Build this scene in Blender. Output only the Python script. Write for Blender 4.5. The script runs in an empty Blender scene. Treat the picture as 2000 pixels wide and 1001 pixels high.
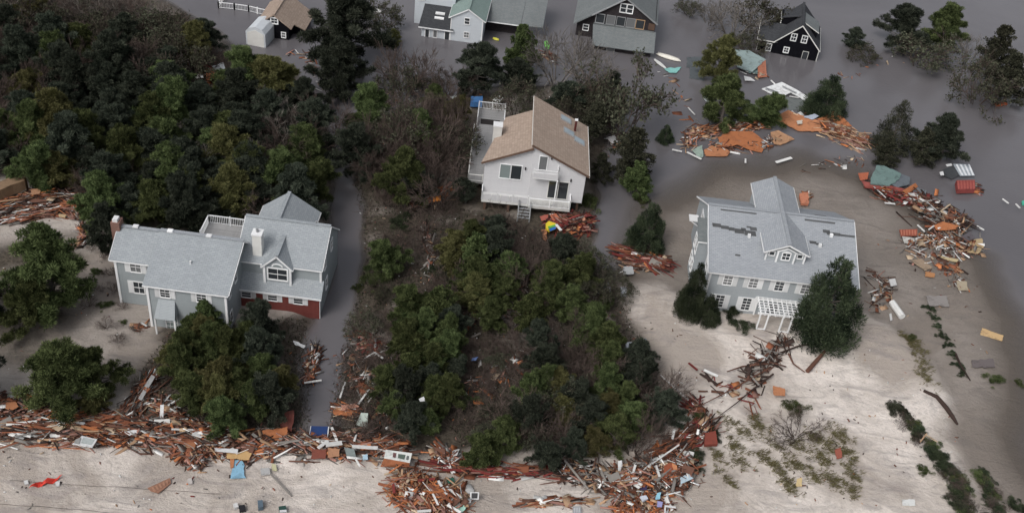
import bpy, math, random
import numpy as np
from mathutils import Vector, Matrix
random.seed(7); RNG = np.random.default_rng(11)
SC = bpy.context.scene
COL = SC.collection
# ------------------------------------------------------------------ camera
PITCH, ROLL, FPX, HC = math.radians(38.5), math.radians(7.3), 2150.0, 72.0
_F = np.array([0, math.cos(PITCH), -math.sin(PITCH)])
_R0 = np.array([1.0, 0, 0]); _U0 = np.array([0, math.sin(PITCH), math.cos(PITCH)])
_R = _R0*math.cos(ROLL) + _U0*math.sin(ROLL)
_U = _U0*math.cos(ROLL) - _R0*math.sin(ROLL)
CAMP = np.array([0, 0, HC])
cd = bpy.data.cameras.new('camera'); cam = bpy.data.objects.new('camera', cd); COL.objects.link(cam)
cd.lens = 36.0*FPX/2000.0; cd.sensor_width = 36.0; cd.clip_start = 1.0; cd.clip_end = 6000.0
cam.matrix_world = Matrix(((_R[0], _U[0], -_F[0], 0), (_R[1], _U[1], -_F[1], 0), (_R[2], _U[2], -_F[2], HC), (0, 0, 0, 1)))
SC.camera = cam
# ------------------------------------------------------------------ sky, sun, exposure
SUN_EL, SUN_AZ = math.radians(48), math.radians(215)      # azimuth clockwise from +Y
W = bpy.data.worlds.new('World'); SC.world = W; W.use_nodes = True
nt = W.node_tree; nt.nodes.clear()
sky = nt.nodes.new('ShaderNodeTexSky'); sky.sky_type = 'NISHITA'; sky.sun_disc = False
sky.sun_elevation = SUN_EL; sky.sun_rotation = SUN_AZ
sky.air_density = 1.0; sky.dust_density = 5.0; sky.ozone_density = 1.0
hs = nt.nodes.new('ShaderNodeHueSaturation'); hs.inputs['Saturation'].default_value = 0.30   # overcast: nearly grey
bg = nt.nodes.new('ShaderNodeBackground'); bg.inputs['Strength'].default_value = 0.12
wo = nt.nodes.new('ShaderNodeOutputWorld')
nt.links.new(sky.outputs[0], hs.inputs['Color']); nt.links.new(hs.outputs[0], bg.inputs['Color']); nt.links.new(bg.outputs[0], wo.inputs[0])
sl = bpy.data.lights.new('sun', 'SUN'); sl.energy = 1.1; sl.angle = math.radians(22); sl.color = (1.0, 0.965, 0.92)
so = bpy.data.objects.new('sun', sl); COL.objects.link(so)
sd = Vector((math.sin(SUN_AZ)*math.cos(SUN_EL), math.cos(SUN_AZ)*math.cos(SUN_EL), math.sin(SUN_EL)))
so.rotation_euler = sd.to_track_quat('Z', 'Y').to_euler(); so.location = (0, 0, 120)
SC.view_settings.view_transform = 'Standard'; SC.view_settings.look = 'None'
SC.view_settings.exposure = 0.15; SC.view_settings.gamma = 1.0; SC.view_settings.use_curve_mapping = False
SC.cycles.max_bounces = 5; SC.cycles.diffuse_bounces = 3; SC.cycles.glossy_bounces = 2; SC.cycles.transparent_max_bounces = 6

# ------------------------------------------------------------------ helpers
def ray(x, y): return _F + _R*((x-1000)/FPX) + _U*((500.5-y)/FPX)
def at(x, y, z=0.0):
    "world point seen at photo position x, y at height z"
    d = ray(x, y); return CAMP + d*((z-HC)/d[2])
def kpx(p): return FPX/float((np.asarray(p)-CAMP) @ _F)      # photo pixels per metre there
def tag(o, label=None, cat=None, group=None, kind=None):
    if label: o['label'] = label
    if cat: o['category'] = cat
    if group: o['group'] = group
    if kind: o['kind'] = kind
    return o
def empty(name, loc, rz=0.0):
    o = bpy.data.objects.new(name, None); COL.objects.link(o); o.location = loc; o.rotation_euler = (0, 0, rz)
    o.empty_display_size = 0.5; return o
def link(name, me, parent=None, loc=None, rot=None, scale=None):
    o = bpy.data.objects.new(name, me); COL.objects.link(o)
    if parent is not None: o.parent = parent
    if loc is not None: o.location = loc
    if rot is not None: o.rotation_euler = rot
    if scale is not None: o.scale = scale
    return o
def np_mesh(name, verts, faces, mat=None, tone=None, smooth=False):
    "fast mesh from numpy: faces (n,3) or (n,4)"
    verts = np.asarray(verts, np.float32); faces = np.asarray(faces, np.int32)
    me = bpy.data.meshes.new(name); n, k = faces.shape
    me.vertices.add(len(verts)); me.vertices.foreach_set('co', verts.ravel())
    me.loops.add(n*k); me.loops.foreach_set('vertex_index', faces.ravel())
    me.polygons.add(n); me.polygons.foreach_set('loop_start', np.arange(0, n*k, k, dtype=np.int32))
    me.update(calc_edges=True)
    if tone is not None:
        a = me.attributes.new('tone', 'FLOAT_COLOR', 'POINT')
        t = np.ones((len(verts), 4), np.float32); t[:, :tone.shape[1]] = tone
        a.data.foreach_set('color', t.ravel())
    if mat: me.materials.append(mat)
    if smooth: me.polygons.foreach_set('use_smooth', np.ones(n, bool))
    me.validate(); return me
class MB:
    "collects shapes into one mesh"
    def __init__(s): s.v = []; s.f = []
    def add(s, vs, fs):
        b = len(s.v); s.v += [tuple(map(float, v)) for v in vs]; s.f += [tuple(i+b for i in f) for f in fs]; return s
    def box(s, x0, x1, y0, y1, z0, z1):
        return s.add([(x0,y0,z0),(x1,y0,z0),(x1,y1,z0),(x0,y1,z0),(x0,y0,z1),(x1,y0,z1),(x1,y1,z1),(x0,y1,z1)],
                     [(0,3,2,1),(4,5,6,7),(0,1,5,4),(1,2,6,5),(2,3,7,6),(3,0,4,7)])
    def prism_x(s, poly, x0, x1):     # poly in (y, z), clockwise seen from +x or either way
        n = len(poly); vs = [(x0,)+tuple(p) for p in poly] + [(x1,)+tuple(p) for p in poly]
        return s.add(vs, [tuple(range(n-1, -1, -1)), tuple(range(n, 2*n))] + [(i, (i+1) % n, n+(i+1) % n, n+i) for i in range(n)])
    def prism_y(s, poly, y0, y1):     # poly in (x, z)
        n = len(poly); vs = [(p[0], y0, p[1]) for p in poly] + [(p[0], y1, p[1]) for p in poly]
        return s.add(vs, [tuple(range(n)), tuple(range(2*n-1, n-1, -1))] + [((i+1) % n, i, n+i, n+(i+1) % n) for i in range(n)])
    def slab(s, ps, t):               # top-surface corners, thickness t below
        ps = [np.array(p, float) for p in ps]
        n = np.cross(ps[1]-ps[0], ps[2]-ps[0]); n = n/np.linalg.norm(n)
        if n[2] < 0: ps = ps[::-1]; n = -n
        k = len(ps); q = [p-n*t for p in ps]
        return s.add(ps+q, [tuple(range(k)), tuple(range(2*k-1, k-1, -1))] + [((i+1) % k, i, k+i, k+(i+1) % k) for i in range(k)])
    def beam(s, a, b, w, t, up=(0, 0, 1)):
        a = np.array(a, float); b = np.array(b, float); d = b-a; d /= max(1e-6, np.linalg.norm(d))
        u = np.cross(d, up); 
        if np.linalg.norm(u) < 1e-3: u = np.cross(d, (1, 0, 0))
        u /= np.linalg.norm(u); v = np.cross(u, d); u *= w/2; v *= t/2
        return s.add([a-u-v, a+u-v, a+u+v, a-u+v, b-u-v, b+u-v, b+u+v, b-u+v],
                     [(0,1,2,3),(7,6,5,4),(0,4,5,1),(1,5,6,2),(2,6,7,3),(3,7,4,0)])
    def tube(s, pts, rads, n=6):
        pts = [np.array(p, float) for p in pts]; rings = []
        for i, p in enumerate(pts):
            d = pts[min(i+1, len(pts)-1)]-pts[max(i-1, 0)]; d /= max(1e-6, np.linalg.norm(d))
            u = np.cross(d, (0.13, 0.2, 1)); 
            if np.linalg.norm(u) < 1e-3: u = np.cross(d, (1, 0, 0))
            u /= np.linalg.norm(u); v = np.cross(d, u)
            rings.append([p+(u*math.cos(2*math.pi*k/n)+v*math.sin(2*math.pi*k/n))*rads[i] for k in range(n)])
        vs = [q for r in rings for q in r]; fs = []
        for i in range(len(pts)-1):
            for k in range(n): fs.append((i*n+k, i*n+(k+1) % n, (i+1)*n+(k+1) % n, (i+1)*n+k))
        fs.append(tuple(range(n-1, -1, -1))); fs.append(tuple(range((len(pts)-1)*n, len(pts)*n)))
        return s.add(vs, fs)
    def mesh(s, name, mat):
        me = bpy.data.meshes.new(name); me.from_pydata(s.v, [], s.f); me.update()
        uv = me.uv_layers.new(name='UVMap')
        for p in me.polygons:
            n = p.normal
            if abs(n.z) > 0.97: u = Vector((1, 0, 0)); v = Vector((0, 1, 0))
            else: u = Vector((-n.y, n.x, 0)).normalized(); v = n.cross(u)
            for li in p.loop_indices:
                co = me.vertices[me.loops[li].vertex_index].co; uv.data[li].uv = (co.dot(u), co.dot(v))
        if mat: me.materials.append(mat)
        return me
    def build(s, name, mat, parent=None, kind=None):
        o = link(name, s.mesh(name, mat), parent)
        if kind: o['kind'] = kind
        return o

# ------------------------------------------------------------------ materials
def new_mat(name):
    m = bpy.data.materials.new(name); m.use_nodes = True; t = m.node_tree; t.nodes.clear()
    out = t.nodes.new('ShaderNodeOutputMaterial'); b = t.nodes.new('ShaderNodeBsdfPrincipled'); t.links.new(b.outputs[0], out.inputs[0])
    return m, t, b
def N(t, kind, **kw):
    n = t.nodes.new('ShaderNode'+kind)
    for k, v in kw.items():
        if k in n.inputs: n.inputs[k].default_value = v
        else: setattr(n, k, v)
    return n
def rgb(c): return (c[0], c[1], c[2], 1.0)
def mix(t, fac, a, b, mode='MIX'):
    m = t.nodes.new('ShaderNodeMix'); m.data_type = 'RGBA'; m.blend_type = mode; m.clamp_result = False
    for sock, val in ((m.inputs[0], fac), (m.inputs[6], a), (m.inputs[7], b)):
        if isinstance(val, (int, float)): sock.default_value = val
        elif isinstance(val, tuple): sock.default_value = rgb(val)
        else: t.links.new(val, sock)
    return m.outputs[2]
def math_n(t, op, a, b=None, c=None):
    m = t.nodes.new('ShaderNodeMath'); m.operation = op
    for i, val in enumerate((a, b, c)):
        if val is None: continue
        if isinstance(val, (int, float)): m.inputs[i].default_value = val
        else: t.links.new(val, m.inputs[i])
    return m.outputs[0]
def ramp(t, sock, p0, p1, v0=0.0, v1=1.0):
    m = t.nodes.new('ShaderNodeMapRange'); m.clamp = True
    m.inputs[1].default_value = p0; m.inputs[2].default_value = p1; m.inputs[3].default_value = v0; m.inputs[4].default_value = v1
    t.links.new(sock, m.inputs[0]); return m.outputs[0]
def noise(t, scale, detail=4.0, vec=None, rough=0.55, dist=0.0):
    n = N(t, 'TexNoise', Scale=scale, Detail=detail, Roughness=rough, Distortion=dist)
    if vec is not None: t.links.new(vec, n.inputs['Vector'])
    return n.outputs['Fac']
def mapped(t, vec, scale=(1, 1, 1), rot=(0, 0, 0), loc=(0, 0, 0)):
    m = N(t, 'Mapping'); m.inputs['Scale'].default_value = scale; m.inputs['Rotation'].default_value = rot; m.inputs['Location'].default_value = loc
    t.links.new(vec, m.inputs['Vector']); return m.outputs[0]
def bump(t, b, h, strength=0.3, dist=0.02):
    n = N(t, 'Bump', Strength=strength, Distance=dist); t.links.new(h, n.inputs['Height']); t.links.new(n.outputs[0], b.inputs['Normal'])
def m_plain(name, col, rough=0.7, var=0.18, scale=1.3, spec=0.3):
    m, t, b = new_mat(name); tc = N(t, 'TexCoord'); oi = N(t, 'ObjectInfo')
    f = noise(t, scale, 6, tc.outputs['Object'])
    v = math_n(t, 'MULTIPLY_ADD', f, 2*var, 1-var)
    v = math_n(t, 'MULTIPLY', v, math_n(t, 'MULTIPLY_ADD', oi.outputs['Random'], 0.3, 0.85))
    c = mix(t, 1.0, tuple(col), (1, 1, 1), 'MULTIPLY')
    h = N(t, 'HueSaturation'); t.links.new(c, h.inputs['Color']); t.links.new(v, h.inputs['Value']); t.links.new(h.outputs[0], b.inputs['Base Color'])
    b.inputs['Roughness'].default_value = rough; b.inputs['Specular IOR Level'].default_value = spec
    return m
def m_courses(name, c1, c2, mortar, bw, rh, ms, stain=0.25, rough=0.85, bs=0.5, offset=0.5, stain_col=None, spec=.25):
    "rows of shingles, clapboards or bricks laid out in metres along each face"
    m, t, b = new_mat(name); uv = N(t, 'UVMap')
    br = N(t, 'TexBrick', Scale=1.0); br.inputs['Color1'].default_value = rgb(c1); br.inputs['Color2'].default_value = rgb(c2)
    br.inputs['Mortar'].default_value = rgb(mortar); br.inputs['Brick Width'].default_value = bw; br.inputs['Row Height'].default_value = rh
    br.inputs['Mortar Size'].default_value = ms; br.inputs['Mortar Smooth'].default_value = 0.3; br.offset = offset
    t.links.new(uv.outputs[0], br.inputs['Vector'])
    tc = N(t, 'TexCoord')
    f1 = noise(t, 0.45, 5, tc.outputs['Object']); f2 = noise(t, 6.0, 3, tc.outputs['Object'])
    st = ramp(t, f1, 0.35, 0.75, 0.0, stain)
    c = mix(t, st, br.outputs['Color'], stain_col or tuple(x*0.6 for x in c1))
    c = mix(t, ramp(t, f2, 0.3, 0.8, 0.0, 0.22), c, tuple(min(1, x*1.25) for x in c2))
    # rain streaks running down the face
    sx = noise(t, 1.0, 3, mapped(t, uv.outputs[0], (3.0, 0.12, 1)))
    c = mix(t, ramp(t, sx, 0.5, 0.8, 0.0, stain), c, tuple(x*0.7 for x in c1))
    t.links.new(c, b.inputs['Base Color']); b.inputs['Roughness'].default_value = rough; b.inputs['Specular IOR Level'].default_value = spec
    bump(t, b, br.outputs['Fac'], -bs if False else bs, -0.012)
    return m
def m_sheet(name, col):
    "plywood, sheathing or painted sheet: grain, seams of grime, dark soaked stains"
    m, t, b = new_mat(name); tc = N(t, 'TexCoord'); oc = tc.outputs['Object']
    g = noise(t, 2.0, 6, mapped(t, oc, (1.0, 9.0, 4.0), (0, 0, .6)), .65); st = noise(t, 1.1, 5, oc, .65, 1.0); sp = noise(t, 7.0, 4, oc, .7)
    c = mix(t, ramp(t, g, .35, .7, 0, .55), tuple(col), tuple(x*.62 for x in col))
    c = mix(t, ramp(t, st, .5, .68, 0, .7), c, (col[0]*.38+.012, col[1]*.36+.012, col[2]*.36+.012))
    c = mix(t, ramp(t, sp, .6, .72, 0, .5), c, tuple(min(.8, x*1.3+.05) for x in col))
    t.links.new(c, b.inputs['Base Color']); b.inputs['Roughness'].default_value = .8; b.inputs['Specular IOR Level'].default_value = .25
    bump(t, b, st, .4, .06); return m
M = {}
M['shingle_grey'] = m_courses('grey asphalt shingles', (.275, .30, .322), (.335, .362, .384), (.20, .22, .235), .40, .18, .016, .20)
M['shingle_pale'] = m_courses('pale grey asphalt shingles', (.275, .295, .322), (.335, .355, .382), (.205, .222, .242), .40, .18, .016, .20)
M['shingle_dark'] = m_courses('dark asphalt shingles', (.045, .048, .054), (.065, .068, .074), (.03, .03, .034), .33, .15, .012, .3, spec=.12)
M['shingle_slate'] = m_courses('weathered slate grey shingles', (.15, .17, .175), (.19, .205, .21), (.12, .125, .13), .33, .15, .012, .35)
M['shingle_tan'] = m_courses('tan wood shingles', (.42, .335, .275), (.31, .24, .195), (.22, .165, .13), .24, .30, .014, .42)
M['shingle_green'] = m_courses('sea green shingles', (.20, .27, .255), (.24, .31, .29), (.16, .21, .20), .33, .15, .012, .2)
M['siding_grey'] = m_courses('blue grey clapboard', (.305, .338, .352), (.32, .352, .366), (.21, .235, .25), 9.0, .14, .010, .12)
M['siding_pale'] = m_courses('pale grey clapboard', (.33, .36, .38), (.345, .375, .395), (.22, .24, .255), 9.0, .14, .010, .12)
M['siding_white'] = m_courses('white clapboard', (.58, .58, .60), (.61, .61, .625), (.44, .44, .46), 9.0, .16, .010, .10)
M['siding_bluewhite'] = m_courses('bluish white clapboard', (.52, .56, .60), (.54, .58, .62), (.40, .43, .47), 9.0, .16, .010, .10)
M['shakes_black'] = m_courses('near black shakes', (.006, .006, .009), (.010, .010, .013), (.003, .003, .004), .18, .2, .012, .2, spec=.04)
M['shakes_brown'] = m_courses('dark brown shakes', (.030, .027, .030), (.05, .043, .045), (.02, .018, .02), .18, .2, .012, .3, spec=.08)
M['brick_red'] = m_courses('red brick', (.16, .035, .03), (.21, .05, .04), (.13, .06, .055), .22, .075, .010, .3)
M['brick_brown'] = m_courses('brown chimney brick', (.20, .10, .08), (.26, .14, .11), (.2, .16, .14), .22, .075, .010, .3)
M['deck_boards'] = m_courses('grey deck boards', (.27, .27, .275), (.33, .33, .33), (.12, .12, .12), 6.0, .14, .012, .35)
M['white'] = m_plain('white paint', (.76, .77, .78), .5, .06)
M['offwhite'] = m_plain('weathered white paint', (.60, .60, .58), .6, .15)
M['shutter'] = m_plain('white shutter paint', (.66, .67, .68), .55, .06)
M['foundation'] = m_plain('concrete', (.22, .21, .20), .9, .2)
M['dark_void'] = m_plain('near black and painted shade', (.02, .018, .018), .9, .2)  # near black; also paints the shade under the raised house
M['wood_brown'] = m_plain('brown timber', (.12, .075, .055), .85, .3)
M['metal_grey'] = m_plain('grey metal', (.28, .29, .30), .4, .15)
def m_glass(name, col, rough=.07):
    m, t, b = new_mat(name); b.inputs['Base Color'].default_value = rgb(col); b.inputs['Roughness'].default_value = rough
    b.inputs['Specular IOR Level'].default_value = 0.5
    tc = N(t, 'TexCoord'); bump(t, b, noise(t, 1.2, 2, tc.outputs['Object']), .05, .05)
    return m
M['glass'] = m_glass('window glass', (.035, .04, .045)); M['glass_grey'] = m_glass('window glass over grey blind', (.15, .155, .16))
M['glass_bright'] = m_glass('skylight glass', (.30, .36, .40)); M['glass_curtain'] = m_glass('window glass over pale curtain', (.22, .26, .26))
def m_tone(name, rough=0.85, hue_var=0.0, noise_var=0.25, scale=3.0):
    "colour from the piece's own tone attribute, with grain"
    m, t, b = new_mat(name); a = N(t, 'Attribute', attribute_name='tone'); tc = N(t, 'TexCoord')
    f = noise(t, scale, 5, tc.outputs['Object']); h = N(t, 'HueSaturation')
    t.links.new(a.outputs['Color'], h.inputs['Color']); t.links.new(math_n(t, 'MULTIPLY_ADD', f, 2*noise_var, 1-noise_var), h.inputs['Value'])
    t.links.new(h.outputs[0], b.inputs['Base Color']); b.inputs['Roughness'].default_value = rough; b.inputs['Specular IOR Level'].default_value = .2
    return m
M['tone'] = m_tone('mixed debris')
def m_leaf(name, c_lo, c_hi, trans=0.28):
    m = bpy.data.materials.new(name); m.use_nodes = True; t = m.node_tree; t.nodes.clear()
    a = N(t, 'Attribute', attribute_name='tone'); oi = N(t, 'ObjectInfo')
    c = mix(t, a.outputs['Fac'], tuple(c_lo), tuple(c_hi))
    h = N(t, 'HueSaturation'); t.links.new(c, h.inputs['Color'])
    t.links.new(math_n(t, 'MULTIPLY_ADD', oi.outputs['Random'], .04, .475), h.inputs['Hue'])
    t.links.new(math_n(t, 'MULTIPLY_ADD', oi.outputs['Random'], .55, .72), h.inputs['Value'])
    d = N(t, 'BsdfDiffuse'); tr = N(t, 'BsdfTranslucent'); mx = N(t, 'MixShader'); mx.inputs[0].default_value = trans; o = N(t, 'OutputMaterial')
    t.links.new(h.outputs[0], d.inputs[0]); t.links.new(h.outputs[0], tr.inputs[0])
    t.links.new(d.outputs[0], mx.inputs[1]); t.links.new(tr.outputs[0], mx.inputs[2]); t.links.new(mx.outputs[0], o.inputs[0])
    return m
M['bark'] = m_plain('grey brown bark', (.12, .105, .095), .95, .3, 4.0)

# ------------------------------------------------------------------ terrain
def poly_w(px, z=0.0): return np.array([at(x, y, z)[:2] for x, y in px])
def sdist(P, poly):
    "signed distance, positive inside; P (n,2)"
    d = np.full(len(P), 1e18); inside = np.zeros(len(P), bool); n = len(poly)
    for i in range(n):
        a = poly[i]; b = poly[(i+1) % n]; e = b-a; w = P-a
        s = np.clip((w@e)/max(1e-9, e@e), 0, 1); q = w-np.outer(s, e); d = np.minimum(d, (q*q).sum(1))
        c1 = (a[1] <= P[:, 1]) != (b[1] <= P[:, 1])
        if abs(e[1]) > 1e-9:
            xi = a[0]+(P[:, 1]-a[1])*e[0]/e[1]; inside ^= c1 & (P[:, 0] < xi)
    d = np.sqrt(d); return np.where(inside, d, -d)
LAND = [   # outline in the photo, height of the ground, width of its slope in metres
    ([(-700,1500),(-700,-150),(120,-110),(330,10),(410,62),(455,104),(560,128),(638,230),(648,330),(636,400),(640,470),(628,560),(612,640),(600,700),(588,770),(580,838),(300,1000)], .42, 4.0),
    ([(-700,1700),(-700,830),(590,842),(660,842),(1230,835),(1960,960),(2010,1010),(2500,1700)], .7, 5.0),
    ([(694,335),(742,250),(870,205),(1000,160),(1180,165),(1202,250),(1163,312),(1170,400),(1146,470),(1150,545),(1230,640),(1330,900),(1200,930),(668,852),(660,800),(676,720),(692,600),(714,500),(703,420)], .5, 4.0),
    ([(1205,555),(1300,540),(1345,570),(1480,575),(1690,600),(1750,640),(1815,700),(1870,800),(1910,900),(1950,1010),(2100,1300),(1200,1300),(1250,800)], .95, 9.0),
    ([(1150,570),(1205,500),(1245,400),(1390,325),(1560,295),(1690,325),(1760,385),(1850,450),(1945,500),(1990,600),(2010,700),(2020,800),(2020,880),(2060,960),(2120,1050),(2100,1300),(1250,1300)], .17, 14.0),
]
LITTER = [  # leaf litter and brush under the trees
    [(-700,900),(-700,-150),(330,0),(455,100),(640,230),(640,400),(600,430),(240,450),(190,420),(100,350),(-100,350)],
    [(690,335),(742,230),(870,200),(1000,150),(1190,160),(1200,290),(1165,400),(1140,480),(1190,560),(1240,640),(1290,720),(1300,800),(1230,880),(900,880),(640,850),(634,800),(655,720),(688,600),(714,500)],
    [(330,640),(600,600),(610,700),(600,840),(320,850),(260,760)],
    [(0,460),(150,450),(180,560),(60,700),(-300,700),(-300,500)],
]
GX0, GX1, GY0, GY1, GS = -140.0, 140.0, 20.0, 250.0, 0.6
gx = np.arange(GX0, GX1+GS/2, GS); gy = np.arange(GY0, GY1+GS/2, GS); NX, NY = len(gx), len(gy)
XX, YY = np.meshgrid(gx, gy); GP = np.stack([XX.ravel(), YY.ravel()], 1)
def vnoise(P, s, seed):
    r = np.random.default_rng(seed); g = r.random((256, 256)); q = P/s; i = np.floor(q).astype(int); f = q-i; f = f*f*(3-2*f)
    def G(a, b): return g[(i[:, 0]+a) % 256, (i[:, 1]+b) % 256]
    return (G(0,0)*(1-f[:,0])+G(1,0)*f[:,0])*(1-f[:,1])+(G(0,1)*(1-f[:,0])+G(1,1)*f[:,0])*f[:,1]-.5
def sstep(x): x = np.clip(x, 0, 1); return x*x*(3-2*x)
warp = .7*np.stack([vnoise(GP, 6, 1)*3+vnoise(GP, 2.2, 2)*1.2, vnoise(GP, 6, 3)*3+vnoise(GP, 2.2, 4)*1.2], 1)
Z = np.full(len(GP), -.7)
for px, h, fall in LAND:
    s = sdist(GP+warp, poly_w(px)); Z = np.maximum(Z, -.7+(h+.7)*sstep(s/fall+.5))
dry = np.clip(Z/.5, 0, 1)
Z += (vnoise(GP, 9, 5)*.35+vnoise(GP, 3.1, 6)*.16+vnoise(GP, 1.3, 7)*.07)*np.clip(Z+.2, 0, .8)
LIT = np.zeros(len(GP))
for px in LITTER: LIT = np.maximum(LIT, sstep(sdist(GP+warp*1.2, poly_w(px, .5))/3+.5))
LIT = np.clip(LIT*(1.0+vnoise(GP, 2.5, 8)*1.2), 0, 1)
ZG = Z.reshape(NY, NX); LG = LIT.reshape(NY, NX)
def hgt(x, y):
    u = min(max((x-GX0)/GS, 0), NX-1.001); v = min(max((y-GY0)/GS, 0), NY-1.001); i, j = int(u), int(v); a, b = u-i, v-j
    return float((ZG[j, i]*(1-a)+ZG[j, i+1]*a)*(1-b)+(ZG[j+1, i]*(1-a)+ZG[j+1, i+1]*a)*b)
def hgts(P):
    u = np.clip((P[:, 0]-GX0)/GS, 0, NX-1.001); v = np.clip((P[:, 1]-GY0)/GS, 0, NY-1.001); i = u.astype(int); j = v.astype(int); a = u-i; b = v-j
    return (ZG[j, i]*(1-a)+ZG[j, i+1]*a)*(1-b)+(ZG[j+1, i]*(1-a)+ZG[j+1, i+1]*a)*b
def gnd(x, y, dz=0.0):
    "ground (or water) point seen at photo position x, y"
    z = 0.0
    for _ in range(3):
        p = at(x, y, z+dz); z = max(0.0, hgt(p[0], p[1]))
    return np.array([p[0], p[1], z])
idx = np.arange(NX*NY).reshape(NY, NX)
quads = np.stack([idx[:-1, :-1].ravel(), idx[:-1, 1:].ravel(), idx[1:, 1:].ravel(), idx[1:, :-1].ravel()], 1)
def m_sand():
    m, t, b = new_mat('storm washed sand'); g = N(t, 'NewGeometry'); a = N(t, 'Attribute', attribute_name='tone')
    sep = N(t, 'SeparateXYZ'); t.links.new(g.outputs['Position'], sep.inputs[0]); pos = g.outputs['Position']
    streak = noise(t, .55, 6, mapped(t, pos, (.42, 1.2, 1), (0, 0, math.radians(-24))), .6, 1.2)
    patch = noise(t, .10, 5, pos, .6, .8); fine = noise(t, 3.5, 6, pos, .7); spk = noise(t, 14, 3, pos, .6)
    c = mix(t, ramp(t, patch, .41, .62), (.40, .35, .31), (.77, .705, .655))
    c = mix(t, ramp(t, streak, .50, .68, 0, .6), c, (.235, .215, .215))
    blot = noise(t, .9, 5, mapped(t, pos, (.6, 1.0, 1), (0, 0, .5)), .65, 2.0); c = mix(t, ramp(t, blot, .55, .72, 0, .45), c, (.20, .175, .165))
    c = mix(t, ramp(t, fine, .35, .8, 0, .45), c, (.38, .34, .305))
    c = mix(t, ramp(t, spk, .62, .72, 0, .45), c, (.13, .115, .10))
    wet = ramp(t, math_n(t, 'MULTIPLY_ADD', patch, -.35, math_n(t, 'ADD', sep.outputs[2], .17)), .0, .70, 1, 0)
    c = mix(t, wet, c, (.128, .109, .094))
    lit = noise(t, 2.2, 6, pos, .75)
    lc = mix(t, ramp(t, lit, .35, .7), (.030, .025, .019), (.125, .105, .082))
    c = mix(t, a.outputs['Fac'], c, lc)
    t.links.new(c, b.inputs['Base Color']); b.inputs['Specular IOR Level'].default_value = .2
    t.links.new(ramp(t, wet, 0, 1, .95, .5), b.inputs['Roughness'])
    h = math_n(t, 'ADD', math_n(t, 'MULTIPLY', fine, .6), math_n(t, 'MULTIPLY', streak, .8)); bump(t, b, h, .75, .3)
    return m
me = np_mesh('ground', np.column_stack([GP, Z]), quads, m_sand(), np.repeat(LIT[:, None], 3, 1), True)
tag(link('ground', me), kind='structure')
def m_water():
    m, t, b = new_mat('murky flood water'); g = N(t, 'NewGeometry'); a = N(t, 'Attribute', attribute_name='tone'); pos = g.outputs['Position']
    big = noise(t, .035, 4, pos, .6, .5)
    c = mix(t, ramp(t, big, .35, .65), (.114, .108, .116), (.145, .138, .148))
    c = mix(t, ramp(t, a.outputs['Fac'], .0, .9, 1, 0), c, (.145, .125, .108))
    t.links.new(c, b.inputs['Base Color']); b.inputs['IOR'].default_value = 1.33; b.inputs['Specular IOR Level'].default_value = 1.0
    rip = noise(t, 2.1, 6, mapped(t, pos, (.7, 1.5, 1), (0, 0, math.radians(20))), .6); rip2 = noise(t, .35, 3, pos, .6)
    t.links.new(ramp(t, rip2, .35, .65, .03, .13), b.inputs['Roughness'])
    bump(t, b, math_n(t, 'MULTIPLY', rip, ramp(t, rip2, .35, .7, .35, 1.0)), .5, .10)
    t.links.new(ramp(t, a.outputs['Fac'], 0.0, .75, .08, 1.0), b.inputs['Alpha'])
    return m
MW = m_water()
keep = (ZG[:-1, :-1] < .12) | (ZG[1:, 1:] < .12)
wq = quads[keep.ravel()]; used = np.unique(wq); remap = -np.ones(NX*NY, int); remap[used] = np.arange(len(used))
depth = np.clip(-Z[used]/.5, 0, 1)
V = list(np.column_stack([GP[used], np.zeros(len(used))])); T = list(np.repeat(depth[:, None], 3, 1)); Fq = list(remap[wq])
b0 = len(V); RR = 5000.0
for (xa, ya, xb, yb) in ((-RR,-RR,RR,GY0), (-RR,gy[-1],RR,RR), (-RR,GY0,GX0,gy[-1]), (gx[-1],GY0,RR,gy[-1])):
    k = len(V); V += [(xa,ya,0),(xb,ya,0),(xb,yb,0),(xa,yb,0)]; T += [(1,1,1)]*4; Fq.append(np.array([k,k+1,k+2,k+3]))
tag(link('flood_water', np_mesh('flood_water', np.array(V), np.array(Fq), MW, np.array(T), True)), kind='structure')
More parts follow.
